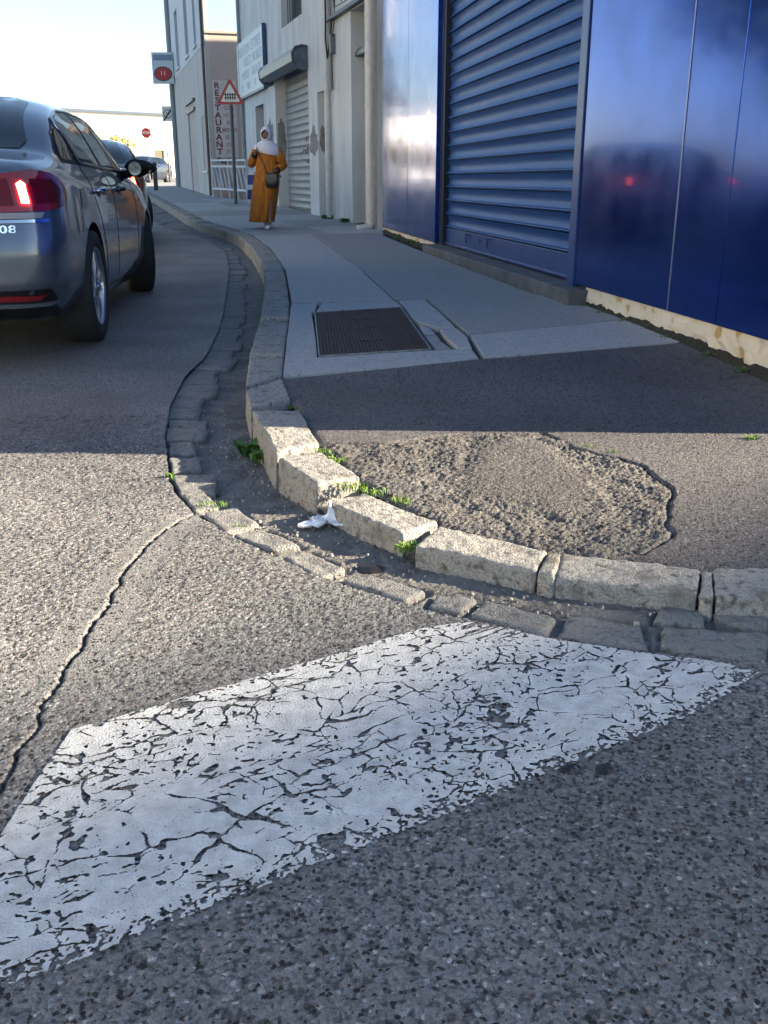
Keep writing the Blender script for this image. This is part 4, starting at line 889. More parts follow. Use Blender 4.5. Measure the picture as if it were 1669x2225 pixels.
def car_body():
    ys = np.unique(np.r_[np.linspace(0, .3, 9), np.linspace(.3, 4.5, 64), np.linspace(4.5, 4.79, 8)]); rings = []
    def ring(y, k, dy):
        P = car_section(y); L_ = np.r_[0, np.cumsum([math.hypot(P[i+1][0]-P[i][0], P[i+1][1]-P[i][1]) for i in range(len(P)-1)])]
        u = []
        for i in range(len(P)-1): u += list(np.linspace(L_[i], L_[i+1], 6)[:-1])
        u.append(L_[-1]); u = np.array(u); X = hermite(L_, [p[0] for p in P], u); Z = hermite(L_, [p[1] for p in P], u); X[0] = 0; X[-1] = 0
        zc = .62; X = X*k; Z = zc+(Z-zc)*(1-(1-k)*.75)
        lean = (.13*np.clip((Z-.60)/.45, 0, 1)**1.3+.05*np.clip((.42-Z)/.2, 0, 1)) if y < 1 else (.25*np.clip((Z-.45)/.4, 0, 1)**1.2)*-1
        w = max(0, 1-y/.9) if y < 1 else max(0, (y-3.9)/.89)
        Y = y+dy+lean*w
        half = [(float(a), float(b), float(c)) for a, b, c in zip(X, Y, Z)]
        return half+[(-a, b, c) for a, b, c in half[-2:0:-1]]
    n0 = []
    for k, dy in ((.50, -.034), (.75, -.030), (.92, -.016)): n0.append(ring(0, k, dy))
    mid = [ring(float(y), 1, 0) for y in ys]; n1 = [ring(4.79, k, dy) for k, dy in ((.92, .018), (.7, .035), (.4, .04))]
    return n0+mid+n1
def patch(bvh, poly, org, r, up, d, off, th, step=.03):
    """shell of a polygon (in the plane r, up) thrown along d onto the body"""
    P = [Vector(p) for p in poly]; pts = []; n0 = len(P)
    out = []
    for i in range(n0):
        a, b = P[i], P[(i+1) % n0]; k = max(1, int((b-a).length/step))
        for j in range(k): out.append(a+(b-a)*j/k)
    n = len(out); arr = np.array([(p.x, p.y) for p in out]); xs = np.arange(arr[:, 0].min(), arr[:, 0].max(), step); ys = np.arange(arr[:, 1].min(), arr[:, 1].max(), step)
    gx_, gy_ = np.meshgrid(xs, ys); G_ = np.stack([gx_.ravel(), gy_.ravel()], 1)
    if len(G_): G_ = G_[pin(G_, arr) > step*.45]
    allp = out+[Vector(p) for p in G_.tolist()]
    res = delaunay_2d_cdt(allp, [], [list(range(n))], 1, 1e-5)
    vs = []; ok = []
    for p in res[0]:
        o = Vector(org)+Vector(r)*p.x+Vector(up)*p.y; h = bvh.ray_cast(o, Vector(d))
        if h[0] is None: ok.append(False); vs.append(None)
        else:
            nn = h[1]
            if nn.dot(Vector(d)) > 0: nn = -nn
            ok.append(True); vs.append((h[0]+nn*off, nn))
    mp = {}; V = []
    for i, v in enumerate(vs):
        if ok[i]: mp[i] = len(V); V.append(tuple(v[0]))
    F = [tuple(mp[i] for i in f) for f in res[2] if all(ok[i] for i in f)]
    me = bpy.data.meshes.new('patch'); me.from_pydata(V, [], F)
    bm = bmesh.new(); bm.from_mesh(me)
    for f in bm.faces: f.smooth = True
    bmesh.ops.recalc_face_normals(bm, faces=bm.faces)
    if bm.faces and sum((f.normal.dot(Vector(d))*f.calc_area() for f in bm.faces)) > 0: bmesh.ops.reverse_faces(bm, faces=bm.faces)
    bm.to_mesh(me); bm.free()
    return me
def on_body(bvh, p, d, off):
    h = bvh.ray_cast(Vector(p), Vector(d)); 
    if h[0] is None: return None
    n = h[1] if h[1].dot(Vector(d)) < 0 else -h[1]
    return h[0]+n*off
m_, N, L, b = new_mat('silver_paint'); PAINT_S = m_
b.inputs['Base Color'].default_value = (.125,.145,.185,1); b.inputs['Metallic'].default_value = .8; b.inputs['Roughness'].default_value = .30; b.inputs['Coat Weight'].default_value = 1; b.inputs['Coat Roughness'].default_value = .03
PAINT_D = mat('dark_blue_paint', (.02,.03,.06), rough=.3, metal=.3, coat=1)
CGLASS = mat('car_glass', (.012,.018,.024), rough=.03, spec=1.0, coat=.6)
CHROME = mat('chrome', (.75,.76,.78), rough=.08, metal=1); TRIM = mat('black_trim', (.012,.012,.014), rough=.35); TYRE = mat('tyre_rubber', (.016,.016,.017), (.025,.025,.025), 40, .8)
ALLOY = mat('alloy_rim', (.42,.43,.45), rough=.28, metal=.9); LENS = mat('red_lens', (.30,.006,.008), rough=.06, spec=.8, coat=1)
LENSD = mat('deep_red_lens', (.14,.003,.005), rough=.15, spec=.6)
LAMP = mat('lit_brake_lamp', (1,.1,.05), emit=(1.0,.12,.05), es=14); LENSC = mat('clear_lens', (.35,.33,.34), rough=.1, spec=.8)
def wheel(parent, x, y, side):
    r = .333; w = bpy.data.objects.new('wheel', None); COL.objects.link(w); w.parent = parent; w.location = (x, y, r)
    w.rotation_euler = (0, 0, 0 if side > 0 else math.pi)
    prf = [(-.11,.225),(-.112,.29),(-.10,.322),(-.07,.333),(.0,.333),(.07,.333),(.10,.322),(.112,.29),(.105,.235),(.08,.222)]
    n = 40; mb = MB(); mb.loft([[(a, q*math.cos(2*math.pi*k/n), q*math.sin(2*math.pi*k/n)) for a, q in prf] for k in range(n+1)], caps=False); mb.build('tyre', TYRE, w, local=True, smooth=True)
    prf = [(.098,.236),(.104,.230),(.096,.214),(.06,.205),(-.05,.20),(-.08,.21)]
    mb = MB(); mb.loft([[(a, q*math.cos(2*math.pi*k/n), q*math.sin(2*math.pi*k/n)) for a, q in prf] for k in range(n+1)], caps=False, closed=False)
    for k in range(5):
        for s in (-1, 1):
            a = 2*math.pi*k/5+s*.12; a2 = 2*math.pi*k/5+s*.20
            def pt(q, aa, dx, dw): return (dx, q*math.cos(aa)-dw*math.sin(aa), q*math.sin(aa)+dw*math.cos(aa))
            rings = []
            for q, aa, dx, hw in ((.045, a, .085, .022), (.12, (a+a2)/2, .094, .017), (.212, a2, .086, .020)):
                rings.append([pt(q, aa, dx, -hw), pt(q, aa, dx, hw), pt(q, aa, dx-.03, hw*1.2), pt(q, aa, dx-.03, -hw*1.2)])
            mb.loft(rings)
    mb.tube([(.05, 0, 0), (.092, 0, 0), (.098, 0, 0)], [.062, .06, .045], 20); mb.build('rim', ALLOY, w, local=True, bev=.003)
    mb = MB(); mb.tube([(.0985, 0, 0), (.104, 0, 0)], [.032, .028], 16); 
    for k in range(5): a = 2*math.pi*k/5+.6; mb.tube([(.09, .048*math.cos(a), .048*math.sin(a)), (.1, .048*math.cos(a), .048*math.sin(a))], .007, 6)
    mb.build('hub_cap', CHROME, w, local=True)
    mb = MB(); mb.tube([(-.02, 0, 0), (-.0, 0, 0)], .15, 24); mb.build('brake_disc', mat('brake_steel', (.12,.12,.12), rough=.4, metal=.8), w, local=True)
    mb = MB(); mb.tube([(-.10, 0, 0), (-.09, 0, 0)], .21, 24); mb.build('wheel_back', TRIM, w, local=True)
    return w
def make_car(name, base, rz, paint, label, lit=True, badge=True):
    c = thing(name, base, label, 'car', rz=rz)
    rings = car_body(); mb = MB(); mb.loft(rings); me = mb.mesh('body'); bvh = BVHTree.FromPolygons([v.co.copy() for v in me.vertices], [tuple(p.vertices) for p in me.polygons])
    body = link('body', me, paint, c, local=True, smooth=True)
    me.materials.append(TRIM)
    cm = MB()
    for s in (-1, 1):
        for y in (1.02, 3.84):
            cm.tube([(s*.60, y, .335), (s*1.1, y, .335)], .375, 40)
    cme = cm.mesh('cutter'); cme.materials.append(TRIM); cut = bpy.data.objects.new('cutter', cme); COL.objects.link(cut)
    cut.location = c.location; cut.rotation_euler = c.rotation_euler
    bpy.context.view_layer.update()
    md = body.modifiers.new('arch', 'BOOLEAN'); md.operation = 'DIFFERENCE'; md.solver = 'EXACT'; md.object = cut
    nm = None
    for solver in ('MANIFOLD', 'EXACT', 'FAST'):
        try: md.solver = solver
        except Exception: continue
        if solver == 'EXACT':
            try: md.material_mode = 'TRANSFER'
            except Exception: pass
        dg = bpy.context.evaluated_depsgraph_get(); dg.update(); t_ = bpy.data.meshes.new_from_object(body.evaluated_get(dg))
        print('boolean', solver, len(me.polygons), len(t_.polygons))
        if len(t_.polygons) > .8*len(me.polygons): nm = t_; break
    body.modifiers.clear(); bpy.data.objects.remove(cut)
    if nm is None: nm = me
    body.data = nm
    nm.polygons.foreach_set('use_smooth', [True]*len(nm.polygons))
    try: nm.set_sharp_from_angle(angle=R(35))
    except Exception: pass
    def P(nm_, poly, view, m, off=.004, parent=None, step=.03):
        if view == 'R': a = dict(org=(2, 0, 0), r=(0, 1, 0), up=(0, 0, 1), d=(-1, 0, 0))
        if view == 'L': a = dict(org=(-2, 0, 0), r=(0, 1, 0), up=(0, 0, 1), d=(1, 0, 0))
        if view == 'B': a = dict(org=(0, -2, 0), r=(1, 0, 0), up=(0, 0, 1), d=(0, 1, 0))
        if view == 'BR': a = dict(org=(1.2, -1.6, 0), r=(.8, .6, 0), up=(0, 0, 1), d=(-.6, .8, 0))
        if view == 'BL': a = dict(org=(-1.2, -1.6, 0), r=(-.8, .6, 0), up=(0, 0, 1), d=(.6, .8, 0))
        if view == 'T': a = dict(org=(0, 0, 3), r=(1, 0, 0), up=(0, 1, 0), d=(0, 0, -1))
        if view == 'F': a = dict(org=(0, 7, 0), r=(1, 0, 0), up=(0, 0, 1), d=(0, -1, 0))
        m2 = patch(bvh, poly, a['org'], a['r'], a['up'], a['d'], off, 0, step); return link(nm_, m2, m, parent or c, local=True)
    for v in 'RL':
        s = 1 if v == 'R' else -1
        dlo = [(.70,1.04),(.70,1.09),(.84,1.20),(1.05,1.285),(1.40,1.345),(1.9,1.365),(2.4,1.36),(2.75,1.315),(3.1,1.185),(3.48,1.0),(3.0,1.0),(2.0,1.015),(1.2,1.03)]
        P('window_surround', dlo, v, TRIM, .003)
        P('window', [(.735,1.055),(.76,1.11),(.88,1.20),(.97,1.235),(1.10,1.06),(.95,1.055)], v, CGLASS, .006)
        P('window', [(1.17,1.055),(1.03,1.25),(1.14,1.295),(1.42,1.335),(1.84,1.352),(1.93,1.04)], v, CGLASS, .006)
        P('window', [(2.03,1.04),(1.93,1.352),(2.4,1.345),(2.70,1.305),(3.02,1.18),(3.34,1.025),(2.7,1.03)], v, CGLASS, .006)
        for path, rr_ in (([(1.15,1.045),(1.01,1.245),(1.09,1.285),(1.42,1.345),(1.9,1.366),(2.4,1.361),(2.75,1.316),(3.1,1.188),(3.45,1.01)], .010), ([(1.15,1.045),(2.0,1.022),(2.8,1.01),(3.45,1.0)], .010)):
            dense = []
            for i in range(len(path)-1):
                for k in range(6): dense.append((path[i][0]+(path[i+1][0]-path[i][0])*k/6, path[i][1]+(path[i+1][1]-path[i][1])*k/6))
            pts = [on_body(bvh, (s*2, y, z), (-s, 0, 0), .007) for y, z in dense]; MB().tube([p for p in pts if p], rr_, 6).build('chrome_trim', CHROME, c, local=True, smooth=True)
        # door seams and filler flap as thin dark lines
        for path in ([(1.14,1.03),(1.20,.90),(1.36,.72),(1.46,.52),(1.50,.28)], [(1.98,1.02),(2.02,.85),(2.03,.55),(2.02,.28)], [(3.12,1.0),(3.14,.8),(3.10,.5),(3.05,.28)], [(1.5,.28),(2.02,.275),(3.05,.275)]):
            dense = []
            for i in range(len(path)-1):
                for k in range(8): dense.append((path[i][0]+(path[i+1][0]-path[i][0])*k/8, path[i][1]+(path[i+1][1]-path[i][1])*k/8))
            pts = [on_body(bvh, (s*2, y, z), (-s, 0, 0), .0) for y, z in dense]; MB().tube([p for p in pts if p], .0035, 4).build('door_seam', TRIM, c, local=True)
        if v == 'R': P('filler_flap', [(.78,.80),(.80,.90),(.93,.905),(.95,.80),(.90,.78)], v, paint, .004)
        for y in (1.42, 2.36):
            p = on_body(bvh, (s*2, y, .88), (-s, 0, 0), 0)
            hm = MB(); x0 = p.x; hm.tube([(x0-.01*s, y-.10, .882), (x0+.032*s, y-.085, .885), (x0+.038*s, y, .888), (x0+.032*s, y+.085, .885), (x0-.01*s, y+.10, .882)], [.014, .016, .017, .016, .014], 8); hm.build('door_handle', CHROME if y < 2 else paint, c, local=True, smooth=True)
            P('handle_recess', [(y-.07,.855),(y-.05,.905),(y+.05,.905),(y+.07,.855),(y,.84)], v, TRIM, .002)
        # mirror
        mm = MB(); y0 = 3.02; ring = []
        for (yy, cx, cz, wx, wz) in ((y0-.09,.985,1.03,.105,.072),(y0-.085,.99,1.035,.125,.088),(y0-.02,.985,1.03,.120,.082),(y0+.05,.97,1.02,.095,.062),(y0+.09,.96,1.015,.05,.03)):
            ring.append([(s*(cx+.0+.92*wx*math.cos(a)*(1-.3*(math.sin(a) < 0))), yy, cz+.80*wz*math.sin(a)*(1 if math.cos(a) < 0 else .85)) for a in [2*math.pi*k/20 for k in range(20)]])
        mm.loft(ring); mm.tube([(s*.84, y0+.03, .985), (s*.92, y0+.01, 1.0)], [.035, .03], 8); mi_ = mm.build('mirror', TRIM if v == 'R' else paint, c, local=True, smooth=True)
        MB().prism([(s*(.99+.088*math.cos(a)), 1.035+.060*math.sin(a)) for a in [2*math.pi*k/20 for k in range(20)]], 0, .003)
        gm_ = MB(lambda x, z, o: (x, y0-.0935-o, z)); gm_.prism([(s*(.955+.048*math.cos(a)), 1.030+.050*math.sin(a)) for a in [2*math.pi*k/20 for k in range(20)]], 0, .003); gm_.build('mirror_glass', CHROME, mi_, local=True)
    # glass front and back
    P('rear_window', [(-.64,1.112),(.64,1.112),(.665,1.15),(.565,1.385),(.46,1.425),(-.46,1.425),(-.565,1.385),(-.665,1.15)], 'B', CGLASS, .004)
    P('windscreen', [(-.66,1.05),(.66,1.05),(.55,1.37),(.3,1.41),(-.3,1.41),(-.55,1.37)], 'F', CGLASS, .004)
    for v in ('BR', 'BL'):
        s = 1 if v == 'BR' else -1; o = .0
        tl = [(.15,.80),(.15,.845),(.36,.905),(.58,.975),(.74,.995),(.86,.98),(.95,.935),(.985,.88),(.94,.82),(.76,.80),(.4,.79)]
        t_ = P('tail_lamp', tl, v, LENS, .007, step=.025)
        if lit:
            P('lamp_element', [(.632,.835),(.632,.925),(.655,.94),(.668,.925),(.668,.835)], v, LAMP, .011, t_)
            P('lamp_panel', [(.40,.825),(.40,.90),(.60,.955),(.60,.825)], v, LENSD, .0095, t_); P('lamp_panel', [(.70,.83),(.70,.95),(.84,.945),(.90,.90),(.86,.84)], v, LENSD, .0095, t_)
        P('reverse_lamp', [(.15,.755),(.15,.785),(.735,.792),(.71,.765)], v, LENSC, .008, t_)
        P('lamp_trim', [(.15,.735),(.15,.750),(.75,.760),(.75,.745)], v, CHROME, .010)
        P('reflector', [(.15,.36),(.15,.385),(.70,.392),(.66,.362)], v, LENS, .006); P('bumper_trim', [(.15,.325),(.15,.345),(.78,.352),(.74,.33)], v, CHROME, .009)
        P('lower_valance', [(.15,.27),(.15,.32),(.78,.325),(.86,.27),(.80,.255)], v, TRIM, .005); P('reflector_recess', [(.15,.35),(.15,.41),(.72,.42),(.78,.355)], v, TRIM, .003)
    P('lid_seam', [(-.62,.668),(.62,.668),(.62,.674),(-.62,.674)], 'B', TRIM, .002); P('number_plate', [(-.26,.68),(.26,.68),(.26,.79),(-.26,.79)], 'B', SWH, .006)
    P('lid_edge', [(-.60,1.0),(.60,1.0),(.61,1.01),(-.61,1.01)], 'B', TRIM, .002)
    if badge:
        for ch_, xx in (('5', .615), ('0', .662), ('8', .709)):
            a_ = on_body(bvh, (xx, -2, .712), (0, 1, 0), .004); b_ = on_body(bvh, (xx+.03, -2, .712), (0, 1, 0), .004)
            txt('badge', ch_, .052, CHROME, basis(a_, b_-a_, Vector((0, .12, 1))), c, local=True, ext=.003, sx=1.3)
    for s in (-1, 1):
        for y in (1.02, 3.84):
            cm.tube([(s*.60, y, .335), (s*1.1, y, .335)], .375, 40)
    cme = cm.mesh('cutter'); cme.materials.append(TRIM); cut = bpy.data.objects.new('cutter', cme); COL.objects.link(cut)
    cut.location = c.location; cut.rotation_euler = c.rotation_euler
    bpy.context.view_layer.update()
    md = body.modifiers.new('arch', 'BOOLEAN'); md.operation = 'DIFFERENCE'; md.solver = 'EXACT'; md.object = cut
    nm = None
    for solver in ('MANIFOLD', 'EXACT', 'FAST'):
        try: md.solver = solver
        except Exception: continue
        if solver == 'EXACT':
            try: md.material_mode = 'TRANSFER'
            except Exception: pass
        dg = bpy.context.evaluated_depsgraph_get(); dg.update(); t_ = bpy.data.meshes.new_from_object(body.evaluated_get(dg))
        print('boolean', solver, len(me.polygons), len(t_.polygons))
        if len(t_.polygons) > .8*len(me.polygons): nm = t_; break
    body.modifiers.clear(); bpy.data.objects.remove(cut)
    if nm is None: nm = me
    body.data = nm
    nm.polygons.foreach_set('use_smooth', [True]*len(nm.polygons))
    try: nm.set_sharp_from_angle(angle=R(35))
    except Exception: pass
    def P(nm_, poly, view, m, off=.004, parent=None, step=.03):
        if view == 'R': a = dict(org=(2, 0, 0), r=(0, 1, 0), up=(0, 0, 1), d=(-1, 0, 0))
        if view == 'L': a = dict(org=(-2, 0, 0), r=(0, 1, 0), up=(0, 0, 1), d=(1, 0, 0))
        if view == 'B': a = dict(org=(0, -2, 0), r=(1, 0, 0), up=(0, 0, 1), d=(0, 1, 0))
        if view == 'BR': a = dict(org=(1.2, -1.6, 0), r=(.8, .6, 0), up=(0, 0, 1), d=(-.6, .8, 0))
        if view == 'BL': a = dict(org=(-1.2, -1.6, 0), r=(-.8, .6, 0), up=(0, 0, 1), d=(.6, .8, 0))
        if view == 'T': a = dict(org=(0, 0, 3), r=(1, 0, 0), up=(0, 1, 0), d=(0, 0, -1))
        if view == 'F': a = dict(org=(0, 7, 0), r=(1, 0, 0), up=(0, 0, 1), d=(0, -1, 0))
        m2 = patch(bvh, poly, a['org'], a['r'], a['up'], a['d'], off, 0, step); return link(nm_, m2, m, parent or c, local=True)
    for v in 'RL':
        s = 1 if v == 'R' else -1
        dlo = [(.70,1.04),(.70,1.09),(.84,1.20),(1.05,1.285),(1.40,1.345),(1.9,1.365),(2.4,1.36),(2.75,1.315),(3.1,1.185),(3.48,1.0),(3.0,1.0),(2.0,1.015),(1.2,1.03)]
        P('window_surround', dlo, v, TRIM, .003)
        P('window', [(.735,1.055),(.76,1.11),(.88,1.20),(.97,1.235),(1.10,1.06),(.95,1.055)], v, CGLASS, .006)
        P('window', [(1.17,1.055),(1.03,1.25),(1.14,1.295),(1.42,1.335),(1.84,1.352),(1.93,1.04)], v, CGLASS, .006)
        P('window', [(2.03,1.04),(1.93,1.352),(2.4,1.345),(2.70,1.305),(3.02,1.18),(3.34,1.025),(2.7,1.03)], v, CGLASS, .006)
        for path, rr_ in (([(1.15,1.045),(1.01,1.245),(1.09,1.285),(1.42,1.345),(1.9,1.366),(2.4,1.361),(2.75,1.316),(3.1,1.188),(3.45,1.01)], .010), ([(1.15,1.045),(2.0,1.022),(2.8,1.01),(3.45,1.0)], .010)):
            dense = []
            for i in range(len(path)-1):
                for k in range(6): dense.append((path[i][0]+(path[i+1][0]-path[i][0])*k/6, path[i][1]+(path[i+1][1]-path[i][1])*k/6))
            pts = [on_body(bvh, (s*2, y, z), (-s, 0, 0), .007) for y, z in dense]; MB().tube([p for p in pts if p], rr_, 6).build('chrome_trim', CHROME, c, local=True, smooth=True)
        # door seams and filler flap as thin dark lines
        for path in ([(1.14,1.03),(1.20,.90),(1.36,.72),(1.46,.52),(1.50,.28)], [(1.98,1.02),(2.02,.85),(2.03,.55),(2.02,.28)], [(3.12,1.0),(3.14,.8),(3.10,.5),(3.05,.28)], [(1.5,.28),(2.02,.275),(3.05,.275)]):
            dense = []
            for i in range(len(path)-1):
                for k in range(8): dense.append((path[i][0]+(path[i+1][0]-path[i][0])*k/8, path[i][1]+(path[i+1][1]-path[i][1])*k/8))
            pts = [on_body(bvh, (s*2, y, z), (-s, 0, 0), .0) for y, z in dense]; MB().tube([p for p in pts if p], .0035, 4).build('door_seam', TRIM, c, local=True)
        if v == 'R': P('filler_flap', [(.78,.80),(.80,.90),(.93,.905),(.95,.80),(.90,.78)], v, paint, .004)
        for y in (1.42, 2.36):
            p = on_body(bvh, (s*2, y, .88), (-s, 0, 0), 0)
            hm = MB(); x0 = p.x; hm.tube([(x0-.01*s, y-.10, .882), (x0+.032*s, y-.085, .885), (x0+.038*s, y, .888), (x0+.032*s, y+.085, .885), (x0-.01*s, y+.10, .882)], [.014, .016, .017, .016, .014], 8); hm.build('door_handle', CHROME if y < 2 else paint, c, local=True, smooth=True)
            P('handle_recess', [(y-.07,.855),(y-.05,.905),(y+.05,.905),(y+.07,.855),(y,.84)], v, TRIM, .002)
        # mirror
        mm = MB(); y0 = 3.02; ring = []
        for (yy, cx, cz, wx, wz) in ((y0-.09,.985,1.03,.105,.072),(y0-.085,.99,1.035,.125,.088),(y0-.02,.985,1.03,.120,.082),(y0+.05,.97,1.02,.095,.062),(y0+.09,.96,1.015,.05,.03)):
            ring.append([(s*(cx+.0+.92*wx*math.cos(a)*(1-.3*(math.sin(a) < 0))), yy, cz+.80*wz*math.sin(a)*(1 if math.cos(a) < 0 else .85)) for a in [2*math.pi*k/20 for k in range(20)]])
        mm.loft(ring); mm.tube([(s*.84, y0+.03, .985), (s*.92, y0+.01, 1.0)], [.035, .03], 8); mi_ = mm.build('mirror', TRIM if v == 'R' else paint, c, local=True, smooth=True)
        MB().prism([(s*(.99+.088*math.cos(a)), 1.035+.060*math.sin(a)) for a in [2*math.pi*k/20 for k in range(20)]], 0, .003)
        gm_ = MB(lambda x, z, o: (x, y0-.0935-o, z)); gm_.prism([(s*(.955+.048*math.cos(a)), 1.030+.050*math.sin(a)) for a in [2*math.pi*k/20 for k in range(20)]], 0, .003); gm_.build('mirror_glass', CHROME, mi_, local=True)
    # glass front and back
    P('rear_window', [(-.64,1.112),(.64,1.112),(.665,1.15),(.565,1.385),(.46,1.425),(-.46,1.425),(-.565,1.385),(-.665,1.15)], 'B', CGLASS, .004)
    P('windscreen', [(-.66,1.05),(.66,1.05),(.55,1.37),(.3,1.41),(-.3,1.41),(-.55,1.37)], 'F', CGLASS, .004)
    for v in ('BR', 'BL'):
        s = 1 if v == 'BR' else -1; o = .0
        tl = [(.15,.80),(.15,.845),(.36,.905),(.58,.975),(.74,.995),(.86,.98),(.95,.935),(.985,.88),(.94,.82),(.76,.80),(.4,.79)]
        t_ = P('tail_lamp', tl, v, LENS, .007, step=.025)
        if lit:
            P('lamp_element', [(.632,.835),(.632,.925),(.655,.94),(.668,.925),(.668,.835)], v, LAMP, .011, t_)
            P('lamp_panel', [(.40,.825),(.40,.90),(.60,.955),(.60,.825)], v, LENSD, .0095, t_); P('lamp_panel', [(.70,.83),(.70,.95),(.84,.945),(.90,.90),(.86,.84)], v, LENSD, .0095, t_)
        P('reverse_lamp', [(.15,.755),(.15,.785),(.735,.792),(.71,.765)], v, LENSC, .008, t_)
        P('lamp_trim', [(.15,.735),(.15,.750),(.75,.760),(.75,.745)], v, CHROME, .010)
        P('reflector', [(.15,.36),(.15,.385),(.70,.392),(.66,.362)], v, LENS, .006); P('bumper_trim', [(.15,.325),(.15,.345),(.78,.352),(.74,.33)], v, CHROME, .009)
        P('lower_valance', [(.15,.27),(.15,.32),(.78,.325),(.86,.27),(.80,.255)], v, TRIM, .005); P('reflector_recess', [(.15,.35),(.15,.41),(.72,.42),(.78,.355)], v, TRIM, .003)
    P('lid_seam', [(-.62,.668),(.62,.668),(.62,.674),(-.62,.674)], 'B', TRIM, .002); P('number_plate', [(-.26,.68),(.26,.68),(.26,.79),(-.26,.79)], 'B', SWH, .006)
    P('lid_edge', [(-.60,1.0),(.60,1.0),(.61,1.01),(-.61,1.01)], 'B', TRIM, .002)
    if badge:
        p = on_body(bvh, (.665, -2, .712), (0, 1, 0), .004); txt('badge', '508', .055, CHROME, basis(p, (.93, .25, 0), (0, .1, 1)), c, local=True, ext=.003, sx=1.5)
    for s in (-1, 1):
        for y in (1.02, 3.84):
            w_ = wheel(c, s*.825, y, s)
            if y > 3: w_.rotation_euler.z += R(15); w_.location.x = s*.80
    P('headlamp', [(.42,.60),(.62,.60),(.74,.70),(.60,.70)], 'F', LENSC, .006); P('headlamp', [(-.42,.60),(-.62,.60),(-.74,.70),(-.60,.70)], 'F', LENSC, .006); P('grille', [(-.3,.42),(.3,.42),(.38,.62),(-.38,.62)], 'F', TRIM, .006)
    return c
hd = R(6.5); wc = Vector((-1.775, 6.0, 0)); fwd = Vector((-math.sin(hd), math.cos(hd), 0)); rgt = Vector((math.cos(hd), math.sin(hd), 0))
base = wc-rgt*.90-fwd*1.02
car = make_car('silver_car', (base.x, base.y, 0), hd, PAINT_S, 'silver grey saloon car waiting with its red tail lamp lit')
def copy_tree(o, parent=None):
    n = o.copy(); COL.objects.link(n); n.parent = parent
    for ch in o.children: copy_tree(ch, n)
    return n
def recolour(o, a, b):
    if o.type == 'MESH':
        for i, sl_ in enumerate(o.material_slots):
            if sl_.material == a: sl_.link = 'OBJECT'; sl_.material = b
    for ch in o.children: recolour(ch, a, b)
c2 = copy_tree(car); c2.name = 'dark_car'; c2.location = (-4.05, 13.2, .04); c2.rotation_euler = (R(.6), 0, R(13)); c2['label'] = 'dark blue car ahead of the silver saloon in the street'
recolour(c2, PAINT_S, PAINT_D); recolour(c2, LAMP, mat('dim_brake_lamp', (.6,.05,.03), emit=(1.0,.08,.03), es=5)); recolour(c3, LAMP, LENS) if False else None
c3 = copy_tree(car); c3.name = 'dark_car'; c3.location = (-13.3, 60, float(zroad(60))); c3.rotation_euler = (0, 0, R(172)); c3['label'] = 'dark car parked far off beside the tall building, facing the camera'
recolour(c3, PAINT_S, PAINT_D)
for c_ in (c2, c3):
    for o in list(c_.children):
        if o.name.startswith('badge'): bpy.data.objects.remove(o)
# ------------------------------------------------------------------ the woman on the pavement
SKIN = mat('skin', (.30,.16,.10), (.26,.13,.08), 20, .5); OCHRE = mat('ochre_cloth', (.62,.21,.018), (.40,.12,.011), 14, .85, .9, 16, dist=.03, stretch=(3,3,.5))
SCARF = mat('white_scarf', (.70,.69,.76), (.62,.61,.70), 20, .8, .3, 60, dist=.01); BLACKC = mat('black_cloth', (.015,.015,.017), rough=.8); BAGL = mat('black_leather', (.014,.016,.02), rough=.4); SHOE = mat('white_shoe', (.68,.68,.70), rough=.5)
wx, wy = -1.85, 15.9; wz = float(zpav(wx, wy))
pr_ = thing('person', (wx, wy, wz), 'woman in ochre dress and white headscarf walking on the pavement', 'person', rz=R(-4)); pr_.scale = (.90, .93, .93); pr_.rotation_euler = (0, R(1.5), R(-10))
# local frame: she walks towards -Y, her right hand is at -X
def skin_mesh(name, pts, edges, rad, sub=2):
    me = bpy.data.meshes.new(name); me.from_pydata(pts, edges, []); o = bpy.data.objects.new(name, me); COL.objects.link(o)
    md = o.modifiers.new('skin', 'SKIN'); md.use_smooth_shade = True; md.branch_smoothing = .6
    sv = me.skin_vertices[0].data
    for i, r in enumerate(rad): sv[i].radius = (r, r) if not isinstance(r, tuple) else r; sv[i].use_root = (i == 0)
    ss = o.modifiers.new('sub', 'SUBSURF'); ss.levels = sub; ss.render_levels = sub
    dg = bpy.context.evaluated_depsgraph_get(); dg.update(); nm = bpy.data.meshes.new_from_object(o.evaluated_get(dg)); bpy.data.objects.remove(o); return nm
pts = []; ed = []; rad = []
def jv(p, r, par=None):
    pts.append(p); rad.append(r); i = len(pts)-1
    if par is not None: ed.append((par, i))
    return i
pel = jv((0, 0, .86), (.15, .11)); ch = jv((0, -.01, 1.10), (.13, .10), pel); up = jv((0, .0, 1.28), (.13, .085), ch); nk = jv((0, -.01, 1.37), .05, up); hd0 = jv((0, -.02, 1.43), (.062, .07), nk); hd1 = jv((0, -.03, 1.50), (.072, .085), hd0); hd2 = jv((0, -.025, 1.565), (.06, .07), hd1)
# legs, the left one forward with the toe lifted
hl = jv((.08, 0, .80), .085, pel); kl = jv((.09, -.14, .46), .058, hl); al = jv((.085, -.16, .09), .036, kl); tl_ = jv((.09, -.30, .05), .034, al)
hr = jv((-.08, 0, .80), .085, pel); kr = jv((-.08, .06, .45), .058, hr); ar = jv((-.08, .28, .14), .036, kr); tr_ = jv((-.08, .20, .03), .034, ar)
